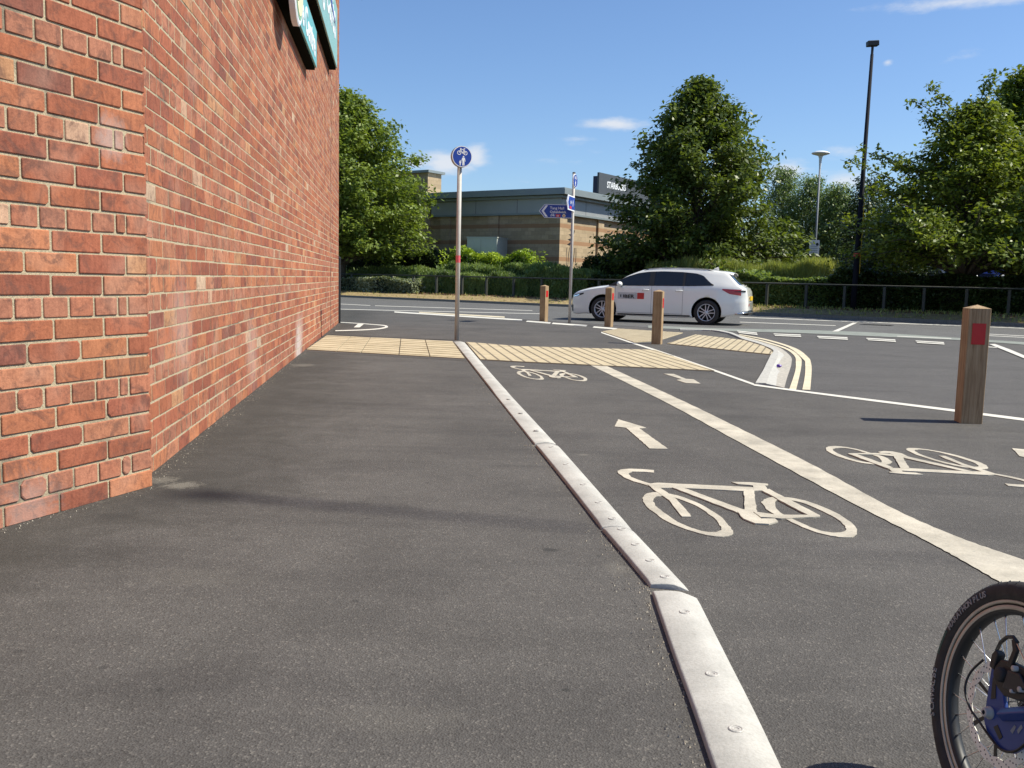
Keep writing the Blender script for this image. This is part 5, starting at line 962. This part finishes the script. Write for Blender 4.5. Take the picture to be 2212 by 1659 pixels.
for i, (u, v, Y, r_, lb) in enumerate(((1683, 366, 62, 1.7, 'pale feathery tree touching the middle tree'), (1742, 385, 60, 1.8, 'pale feathery tree just left of the dish-shaped lamp'), (1800, 400, 58, 1.5, 'pale feathery tree just right of the dish-shaped lamp'))):
    tree(base(u, Y), zat(u, v, Y) - .28, .8, hfun([(0, r_ * .9), (.3, r_ * 1.15), (.6, r_), (.85, r_ * .6), (1, .25)]), lb, MT['leafb'], 130, 190, .19, .9, .08, 40 + i, gb, clump=.26, asp=.42)
tree(base(1865, 52), zat(1862, 385, 52) - .28, .8, hfun([(0, 1.5), (.3, 1.9), (.6, 1.6), (.85, .9), (1, .2)]), 'small dark tree behind the tall black pole', MT['leafd'], 130, 120, .18, .5, .1, 51)
tree(base(1925, 47), zat(1925, 440, 47) - .28, .8, hfun([(0, 1.8), (.4, 2.1), (.8, 1.2), (1, .3)]), 'low dark tree between the black pole and the arching tree', MT['leafd'], 120, 120, .18, .5, .1, 52)
for i, (u, Y, v, lb) in enumerate(((2010, 62, 455, 'dark tree far back under the arching branches'), (2120, 66, 430, 'dark tree far back behind the right trunk'), (2230, 60, 420, 'dark tree far back at the right picture edge'))):
    tree(base(u, Y), zat(u, v, Y) - .28, 1.2, hfun([(0, 3.2), (.4, 3.4), (.8, 2.0), (1, .4)]), lb, MT['leafd'], 120, 110, .26, .5, .12, 60 + i, 'dark background trees at the right', clump=.34)
# hedges: an uneven mass with leaves on and inside its skin
def hedge(name, cat, label, p0, p1, dep, zt, mat, n, size, droop=0., asp=.5, blade=False, seed=5, group=None, bumpy=.1, z0=.28, zt2=None, core=True, env0=.72):
    rs = np.random.RandomState(seed); p0 = Vector((p0[0], p0[1], 0)); p1 = Vector((p1[0], p1[1], 0)); d = (p1 - p0); ln = d.length; d.normalize(); nn = Vector((-d.y, d.x, 0)); rt = empty(name, (p0.x, p0.y, z0)); tag(rt, label, cat, group)
    zt2 = zt if zt2 is None else zt2; ph = rs.uniform(0, 6, 6)
    def top(x, y): t = x / ln; env = min(1, env0 + 2.2 * min(t, 1 - t)); return (zt + (zt2 - zt) * t - z0) * env * (1 - bumpy * .5 + bumpy * (.5 * np.sin(x * 1.3 + ph[0]) + .35 * np.sin(x * 3.1 + y * 2 + ph[1]) + .3 * np.sin(x * 5.3 - y * 3.1 + ph[2]) + .2 * np.sin(y * 2.2 + ph[3])))
    X = rs.uniform(0, ln, n); Y = rs.uniform(0, dep, n); T = np.array([top(a_, b_) for a_, b_ in zip(X, Y)]); u_ = rs.uniform(0, 1, n)
    Z = T * (1 - rs.exponential(.10, n)); fr_ = u_ < .5; Y[fr_] = rs.exponential(.12, fr_.sum()) + .10 * np.sin(X[fr_] * 2.7 + ph[4]); Z[fr_] = T[fr_] * rs.uniform(.02, 1, fr_.sum()); e_ = (u_ > .92); X[e_] = ln * (rs.uniform(0, 1, e_.sum()) > .5) + rs.normal(0, .08, e_.sum()); Z[e_] = T[e_] * rs.uniform(0, 1, e_.sum())
    Z = np.maximum(Z, .01); C_ = np.stack([d.x * X + nn.x * Y, d.y * X + nn.y * Y, Z], 1)
    if blade:
        dd = unit(np.stack([rs.normal(0, .55 if mat != MT['straw'] else .25, n), rs.normal(0, .55 if mat != MT['straw'] else .25, n), np.ones(n)], 1)); tt = unit(np.cross(dd, rs.normal(size=(n, 3)))); s = size * rs.uniform(.5, 1.3, (n, 1)); c, d1, d2 = C_, dd * s * .5, tt * s * .5 * asp
    else: c, d1, d2 = leafset(C_, size, droop, asp, rs)
    rv = np.clip(.5 + .35 * np.sin(X * 1.9 + ph[5]) * .6 + rs.normal(0, .22, n), 0, 1); quads(c, d1, d2, rv, 'foliage', mat, rt)
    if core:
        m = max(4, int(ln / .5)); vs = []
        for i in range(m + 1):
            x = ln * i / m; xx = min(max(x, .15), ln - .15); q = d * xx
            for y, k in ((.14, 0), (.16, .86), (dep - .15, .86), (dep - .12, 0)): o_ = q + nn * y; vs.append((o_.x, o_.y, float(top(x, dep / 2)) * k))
        MB().add(vs, [(i * 4 + j, (i + 1) * 4 + j, (i + 1) * 4 + j + 1, i * 4 + j + 1) for i in range(m) for j in range(3)] + [(0, 1, 2, 3), (4 * m, 4 * m + 3, 4 * m + 2, 4 * m + 1)]).build('hedge_core', MT['core'], rt)  # dark closed mass filling the inside of the foliage
    return rt
def rp(u, off):
    A = K(-60, off); B = K(90, off); q = onplane(u, 640, A, B); return (q.x, q.y)
def ztop(u, v, off): q = rp(u, off); return at(u, v, q[1]).z
hedge('variegated_shrub', 'shrub', 'cream and green leaved shrub at the left end of the metal rail', rp(700, 1.9), rp(888, 1.75), 1.5, ztop(800, 598, 1.8), MT['varig'], 9000, .13, 0, .6, seed=2, bumpy=.12)
gs = 'soft green shrubs behind the rail'
hedge('feathery_shrub', 'shrub', 'soft green shrub bank behind the cream-leaved shrub', rp(745, 4.2), rp(960, 4.2), 2.2, ztop(850, 575, 4.2), MT['shrub'], 19000, .22, 0, .22, True, 3, gs, .16, zt2=ztop(960, 578, 4.2))
hedge('feathery_shrub', 'shrub', 'tallest soft green shrub, behind the tall sign pole', rp(905, 2.75), rp(1060, 2.75), 1.3, ztop(960, 588, 2.75), MT['shrub'], 18000, .22, 0, .22, True, 4, gs, .2, zt2=ztop(1060, 590, 2.75))
hedge('feathery_shrub', 'shrub', 'soft green shrub behind the rail right of the tall sign pole', rp(1052, 2.75), rp(1135, 2.75), 1.3, ztop(1090, 594, 2.75), MT['shrub'], 12000, .22, 0, .22, True, 5, gs, .2)
hedge('feathery_shrub', 'shrub', 'soft green shrub in front of the sandstone corner', rp(1128, 2.75), rp(1268, 2.75), 1.3, ztop(1180, 580, 2.75), MT['shrub'], 15000, .22, 0, .22, True, 6, gs, .16)
hedge('feathery_shrub', 'shrub', 'second row of soft green shrub below the yellow green hedge', rp(940, 4.1), rp(1240, 4.1), 1.4, ztop(1050, 568, 4.1), MT['shrub'], 19000, .22, 0, .22, True, 7, gs, .14, zt2=ztop(1240, 571, 4.1))
hedge('clipped_hedge', 'hedge', 'dark clipped hedge below the left tree', rp(742, 6.6), rp(946, 6.6), 2.0, ztop(850, 538, 6.6), MT['leafd'], 14000, .14, 0, .6, seed=8, bumpy=.07)
hedge('laurel_hedge', 'hedge', 'bright yellow green hedge in front of the grey cabinet', rp(948, 5.7), rp(1146, 5.7), 1.4, ztop(1050, 541, 5.7), MT['laurel'], 8000, .19, -.3, .42, seed=9, bumpy=.16)
hedge('dark_hedge', 'hedge', 'square dark hedge at the left foot of the middle tree', rp(1252, 4.6), rp(1345, 4.6), 2.2, ztop(1290, 549, 4.6), MT['leafd'], 9000, .14, 0, .6, seed=10, bumpy=.05)
hedge('dark_hedge', 'hedge', 'low dark hedge behind the front of the white car', rp(1255, 2.8), rp(1450, 2.8), 1.6, ztop(1350, 594, 2.8), MT['leafd'], 11000, .14, 0, .6, seed=11, bumpy=.06)
hedge('hedge', 'hedge', 'green hedge with seeding grass behind the roof of the white car', rp(1400, 3.0), rp(1640, 3.0), 1.8, ztop(1450, 578, 3), MT['shrub'], 16000, .20, 0, .4, seed=12, bumpy=.07, zt2=ztop(1640, 583, 3))
hedge('tall_grass', 'grass', 'yellowish seeding grass on top of the hedge behind the car', rp(1395, 4.3), rp(1660, 4.3), 1.2, ztop(1450, 562, 4.3), MT['straw'], 12000, .42, 0, .05, True, 13, None, .12, zt2=ztop(1660, 566, 4.3), core=False, env0=.93)
hedge('hedge', 'hedge', 'low green hedge just right of the rear of the white car', rp(1630, 3.0), rp(1790, 3.0), 1.4, ztop(1700, 598, 3), MT['shrub'], 11000, .16, 0, .5, seed=14, bumpy=.07)
hedge('tall_grass', 'grass', 'bright sunlit tall grass below the dish-shaped lamp', rp(1650, 4.2), rp(1792, 4.2), 1.4, ztop(1720, 567, 4.2), MT['straw'], 11000, .45, 0, .05, True, 15, None, .14, zt2=ztop(1790, 569, 4.2), core=False, env0=.93)
hedge('dark_hedge', 'hedge', 'dark hedge behind the foot of the tall black pole', rp(1785, 2.9), rp(1990, 2.9), 2.2, ztop(1880, 578, 2.9), MT['leafd'], 16000, .15, 0, .6, seed=16, bumpy=.10, zt2=ztop(1990, 590, 2.9))
hedge('dark_hedge', 'hedge', 'dark hedge behind the rail at the right picture edge', rp(1980, 2.9), rp(2330, 2.9), 2.0, ztop(2080, 592, 2.9), MT['leafd'], 18000, .15, 0, .6, seed=17, bumpy=.08)
# grass tufts on the verge
n = 9000; s_ = RS.uniform(-30, 60, n); o_ = np.concatenate([RS.uniform(.12, 2.2, n // 2), RS.uniform(1.3, 2.4, n - n // 2)]); cen = np.stack([KA.x + kd.x * s_ + kn.x * o_, KA.y + kd.y * s_ + kn.y * o_, np.interp(o_, [.13, .7, 1.3, 2.1], [.10, .15, .24, .29]) + .03], 1)
keep = (cen[:, 0] > 4) | (RS.uniform(0, 1, n) < .25); cen = cen[keep]; n = len(cen); dd = unit(np.stack([RS.normal(0, .35, n), RS.normal(0, .35, n), np.ones(n)], 1)); tt = unit(np.cross(dd, RS.normal(size=(n, 3)))); s2 = .14 * RS.uniform(.5, 1.6, (n, 1)); tag(quads(cen, dd * s2 * .5, tt * s2 * .09, RS.uniform(0, 1, n), 'verge_grass', MT['straw']), 'short dry grass tufts along the far verge', 'grass', kind='stuff')
n = 5000; s_ = RS.uniform(-8, 30, n); o_ = RS.uniform(1.5, 3.0, n); cen = np.stack([KA.x + kd.x * s_ + kn.x * o_, KA.y + kd.y * s_ + kn.y * o_, np.interp(o_, [1.3, 2.1, 3], [.24, .29, .29]) + .015], 1); dd = unit(np.stack([RS.normal(size=n), RS.normal(size=n), RS.normal(0, .25, n)], 1)); tt = unit(np.cross(dd, RS.normal(size=(n, 3)))); s2 = .09 * RS.uniform(.4, 1.6, (n, 1))
tag(quads(cen, dd * s2 * .5, tt * s2 * .3, RS.uniform(0, 1, n), 'fallen_leaves', plain('dead_leaf', (.16, .09, .05), .9, var=.4)), 'dead leaves and bark under the shrubs', 'leaf litter', kind='stuff')

# ------------------------------------------------------------------ lamps, poles, signs beyond the road
Y_ = 45.0; p = base(1757, Y_); t = empty('street_lamp', p); tag(t, 'grey car park lamp with a pale dish-shaped head', 'street lamp'); hz = zat(1772, 336, Y_) - .28
MB().tube([(0, 0, 0), (0, 0, hz - .55)], [.06, .042], 12).build('pole', MT['pole'], t, True); MB().lathe([(.045, hz - .6), (.05, hz - .5), (.07, hz - .15), (.11, hz - .02)], 20).build('lamp_neck', MT['sw'], t, True)
MB().lathe([(.10, hz - .02), (.40, hz + .07), (.43, hz + .10), (.41, hz + .13), (.22, hz + .20), (0, hz + .23)], 32).build('lamp_dish', MT['sw'], t, True)
cz = zat(1759, 534, Y_) - .28; q = at(1759, 534, Y_ - .15); ps = empty('car_park_sign', (q.x, q.y, q.z)); tag(ps, 'small white notice with a dark emblem fixed to the dish-shaped lamp pole', 'sign')
b = MB(); b.box(-.24, .24, -.01, .01, -.34, .34); b.build('board', MT['sw'], ps); b = MB(); b.lathe([(.07, 0), (.07, .004), (0, .004)], 20, Matrix.Translation((.13, -.0105, .14)) @ Matrix.Rotation(rad(90), 4, 'X')); b.build('emblem', MT['black'], ps)
b = MB(); [b.box(-.19, .0 if k < 2 else .16, -.0125, -.0105, .18 - .085 * k, .20 - .085 * k) for k in range(6)]; b.build('small_print', MT['trim'], ps); b = MB(); b.box(-.03, .03, .0105, .1, -.03, .03); b.build('bracket', MT['trim'], ps)
q0 = onrail(1847, 612); Y_ = q0.y + .35; q = at(1847, 600, Y_); tp = at(1885, 100, Y_); t = empty('tall_black_pole', (q.x, q.y, .28)); tag(t, 'very tall black pole with a small box-shaped head', 'pole'); dx = tp.x - q.x; hz = tp.z - .28
MB().tube([(0, 0, -.1), (dx * .12, 0, hz * .12), (dx * .98, 0, hz * .97)], [.11, .10, .055], 14).build('pole', MT['dkpost'], t, True); MB().tube([(dx * .97, 0, hz * .95), (dx, 0, hz + .02)], .045, 10).build('neck', MT['black'], t)
b = MB(); b.box(-.20, .19, -.13, .13, -.08, .10, Matrix.Translation((dx, 0, hz + .08)) @ Matrix.Rotation(rad(-4), 4, 'Y')); bevel(b.build('head_box', MT['black'], t), .02)
zz = zat(1848, 551, Y_) - .28; MB().tube([(dx * zz / hz, 0, zz - .05), (dx * zz / hz, 0, zz + .07)], .125, 12, False).build('orange_band', MT['orange'], t); MB().tube([(dx * .15 + .10, -.10, hz * .14), (dx * .45 + .09, -.08, hz * .45)], .008, 5).build('wire', MT['yel'], t)
# parked cars behind the hedge
def parked(name, u, Y, L_, Hc, rz, mat, label, van=False):
    p = at(u, 600, Y); r = empty(name, (p.x, p.y, .28), rz); tag(r, label, 'van' if van else 'car', 'vehicles parked beyond the hedge')
    T_ = smooth_tab([(0, .5 * Hc), (.08, .62 * Hc), (.25, .70 * Hc), (.36, .93 * Hc), (.5, Hc), (.75, .98 * Hc), (.92, .90 * Hc), (1, .6 * Hc)]) if not van else smooth_tab([(0, .45 * Hc), (.08, .6 * Hc), (.2, .92 * Hc), (.3, Hc), (.95, .99 * Hc), (1, .9 * Hc)])
    xs = np.linspace(0, 1, 25); vs = []; fs = []; m = 9
    for x in xs:
        tz = T_(x); w_ = .88 * (1 - .12 * abs(2 * x - 1) ** 4)
        for (y, z) in ((-w_, .25), (-w_, .55 * Hc), (-w_ * .93, .66 * Hc if tz > .7 * Hc else min(tz - .05, .62 * Hc)), (-w_ * (.75 if tz > .75 * Hc else .9), tz - .07), (0, tz), (w_ * (.75 if tz > .75 * Hc else .9), tz - .07), (w_ * .93, .66 * Hc if tz > .7 * Hc else min(tz - .05, .62 * Hc)), (w_, .55 * Hc), (w_, .25)): vs.append((x * L_, y, z))
    fs = [(i * m + j, i * m + j + 1, (i + 1) * m + j + 1, (i + 1) * m + j) for i in range(24) for j in range(m - 1)] + [tuple(range(m))[::-1], tuple(24 * m + j for j in range(m))]
    MB().add(vs, fs).build('body', mat, r, True); b = MB()
    for s_ in (-1, 1):
        xx = np.linspace(.33, .88, 12) if not van else np.linspace(.2, .42, 6); pts = [(x * L_, s_ * (.845 if True else 0), .66 * Hc + .01) for x in xx] + [(x * L_, s_ * .70, T_(x) - .11) for x in xx[::-1]]; b.add(pts, [tuple(range(len(pts)))])
    b.build('side_window', MT['glass'], r); b = MB(); x0, x1 = ((.265, .38) if not van else (.10, .22)); b.add([(x0 * L_ - .02, -.70, T_(x0) + .0), (x0 * L_ - .02, .70, T_(x0)), (x1 * L_ - .02, .6, T_(x1) + .012), (x1 * L_ - .02, -.6, T_(x1) + .012)], [(0, 1, 2, 3)]); b.build('windscreen', MT['glass'], r)
    for x in (.2, .8):
        for s_ in (-1, 1): b = MB(); b.lathe([(0, .1), (.2, .1), (.31, .09), (.32, 0), (.31, -.09), (0, -.1)], 20, Matrix.Translation((x * L_, s_ * .8, .32)) @ Matrix.Rotation(rad(90), 4, 'X')); b.build('wheel', MT['rub'], r, True)
    return r
parked('parked_car', 1640, 53, 4.2, zat(1672, 562, 53) - .28, rad(-20), MT['bluecar'], 'blue car whose roof shows above the tall grass left of the lamp')
parked('parked_van', 1835, 50, 4.6, zat(1880, 548, 50) - .28, rad(-25), MT['greycar'], 'dark van with a glinting windscreen behind the tall black pole', True)
parked('parked_car', 1935, 52, 4.2, zat(1970, 569, 52) - .28, rad(-15), MT['carw'], 'white car showing through leaves under the arching tree'); parked('parked_car', 2000, 56, 4.2, zat(2030, 572, 56) - .28, rad(-15), MT['carw'], 'second white car glimpsed left of the right tree trunk')
parked('parked_car', 2092, 50, 4.2, zat(2125, 586, 50) - .28, rad(-15), MT['carw'], 'white car roof just right of the right tree trunk')
q = at(2105, 580, 58); fb = empty('far_shop', (q.x - 14, q.y + 6, .28), rad(-20)); tag(fb, 'dark far shop behind the car park at the right', 'building'); b = MB(); b.box(0, 46, 0, 12, 0, 3.8); b.build('wall', MT['farwall'], fb); b = MB(); b.box(-.2, 46.2, -.25, 12.2, 3.8, 4.1); b.build('roof', MT['roofm'], fb)
b = MB(); [b.box(16 + 3 * k, 18.2 + 3 * k, -.02, -.003, .8, 2.4) for k in range(8)]; b.build('window', MT['glass'], fb)
q = at(2094, 585, 53); t = empty('blue_sign', (q.x, q.y, .28), rad(-10)); tag(t, 'blue panel with white bars seen under the right tree', 'sign'); z0 = zat(2094, 590, 53) - .28; z1 = zat(2094, 552, 53) - .28; b = MB(); b.box(0, 2.1, 0, .05, z0, z1); b.build('board', MT['blue'], t); b = MB(); [b.box(.12, .6, -.006, -.001, z0 + .12 + .2 * k, z0 + .18 + .2 * k) for k in range(4)]; b.build('white_bar', MT['sw'], t); b = MB(); [b.box(x, x + .06, .01, .04, 0, z0 - .001) for x in (.1, 1.9)]; b.build('leg', MT['trim'], t)
# small things on the road
q = G(1683, 795); t = MB(); Mw = Matrix.Translation((q.x, q.y, .03)) @ Matrix.Scale(.6, 4); rr = random.Random(3); vs = []
for i in range(6):
    for j in range(8): th_ = math.pi * (i + .5) / 6; ph_ = 2 * math.pi * j / 8; r_ = .045 * rr.uniform(.6, 1.25); vs.append(Mw @ Vector((r_ * 1.3 * math.sin(th_) * math.cos(ph_), r_ * math.sin(th_) * math.sin(ph_), r_ * .8 * math.cos(th_))))
t.add(vs, [(i * 8 + j, i * 8 + (j + 1) % 8, (i + 1) * 8 + (j + 1) % 8, (i + 1) * 8 + j) for i in range(5) for j in range(8)] + [tuple(range(8)), tuple(range(40, 48))]); tag(t.build('wrapper', MT['purple']), 'crumpled purple wrapper lying against the corner kerb', 'litter')
q = G(1894, 702.5); t = empty('drain_cover', (q.x, q.y, 0), rad(-32)); tag(t, 'dark drain grating set in the main road', 'drain'); b = MB(); b.ringp([(-.42, -.3), (.42, -.3), (.42, .3), (-.42, .3)], [(-.34, -.22), (.34, -.22), (.34, .22), (-.34, .22)], .004, .012); [b.box(-.33 + .11 * k, -.27 + .11 * k, -.219, .219, .005, .0105) for k in range(7)]; b.build('grating', MT['black'], t)
def patch(u, v, w_, d_, seed, mat, name, lb):
    rr = random.Random(seed); q = G(u, v); pts = [(q.x + w_ * math.cos(a_) * rr.uniform(.7, 1.2), q.y + d_ * math.sin(a_) * rr.uniform(.7, 1.2)) for a_ in np.linspace(0, 2 * math.pi, 15)[:-1]]; o = MB().add([(p[0], p[1], .0088) for p in pts], [tuple(range(14))]).build(name, mat); tag(o, lb, 'stain', kind='structure')
sm = plain('old_tar', (.075, .072, .068), .8, var=.3, scale=60, bmp=.4); wm_ = plain('pale_fleck', (.5, .48, .44), .9)
for i, (u, v, w_, d_, lb) in enumerate(() and ((1188, 1192, .025, .03, 'small dark tar spot on the footway beside the nearest kerb bend'), (1222, 1497, .012, .014, 'small dark spot on the footway near the bottom of the picture'), (345, 1497, .012, .015, 'small dark spot on the footway at lower left'), (972, 1345, .010, .006, 'tiny stud in the footway at lower middle'))): patch(u, v, w_, d_, 20 + i, sm if i != 3 else MT['grey'], 'stain', lb)
# grit collected along the kerb pieces and wall foot
gr = []; 
for k in range(900):
    if k < 420: i = RS.randint(0, len(SL) - 1); t_ = RS.rand(); p = G(*SL[i]).lerp(G(*SL[min(i + 1, len(SL) - 1)]), t_) + Vector((-abs(RS.normal(0, .05)) - .004, 0, 0))
    else: t_ = RS.rand() ** 1.6; A_, B_ = (C1, E1) if k % 3 else (L1, PC); nn_ = mn if k % 3 else un; p = A_.lerp(B_, t_) + nn_ * (abs(RS.normal(0, .05)) + .01)
    gr.append((p.x, p.y, .0105))
m_ = MB()
for (x, y, z) in gr: r_ = RS.uniform(.0015, .0045); a0 = RS.uniform(0, 6); m_.add([(x + r_ * math.cos(a0), y + r_ * math.sin(a0), z - .002), (x + r_ * math.cos(a0 + 2.1), y + r_ * math.sin(a0 + 2.1), z - .002), (x + r_ * math.cos(a0 + 4.2), y + r_ * math.sin(a0 + 4.2), z - .002), (x, y, z + r_)], [(0, 1, 3), (1, 2, 3), (2, 0, 3)])
tag(m_.build('grit', plain('grit', (.34, .30, .24), .9, var=.4, scale=90)), 'loose grit gathered along the wall foot and kerb pieces', 'grit', kind='stuff')

# unseen lamp-shaped shade caster, added to lay the soft streak across the footway
lp0 = G(400, 1068); lp1 = G(1270, 1146); hh_ = 19.0; k_ = hh_ / math.tan(SUN_EL); off = Vector((math.sin(SUN_AZ), math.cos(SUN_AZ), 0)) * k_; t = empty('street_lamp', (lp1.x + off.x + 14, lp1.y + off.y - 3, 0)); tag(t, 'added lamp-like shade caster out of the picture to the right, laying a streak on the footway', 'street lamp')
a0 = lp0 + off - Vector(t.location); a1 = lp1 + off - Vector(t.location)
MB().tube([(0, 0, 0), (0, 0, hh_ + .5)], [.09, .06], 12).build('column', MT['dkpost'], t, True); MB().tube([(0, 0, hh_ + .4), (a1.x, a1.y, hh_ + .03)], .006, 6).build('arm', MT['dkpost'], t)
MB().tube([(a1.x, a1.y, hh_), a1.lerp(a0, .5) + Vector((0, 0, hh_)), a1.lerp(a0, .85) + Vector((0, 0, hh_)), a1.lerp(a0, .93) + Vector((0, 0, hh_)), (a0.x, a0.y, hh_)], [.018, .032, .042, .07, .055], 10).build('shade_caster', MT['dkpost'], t, True)
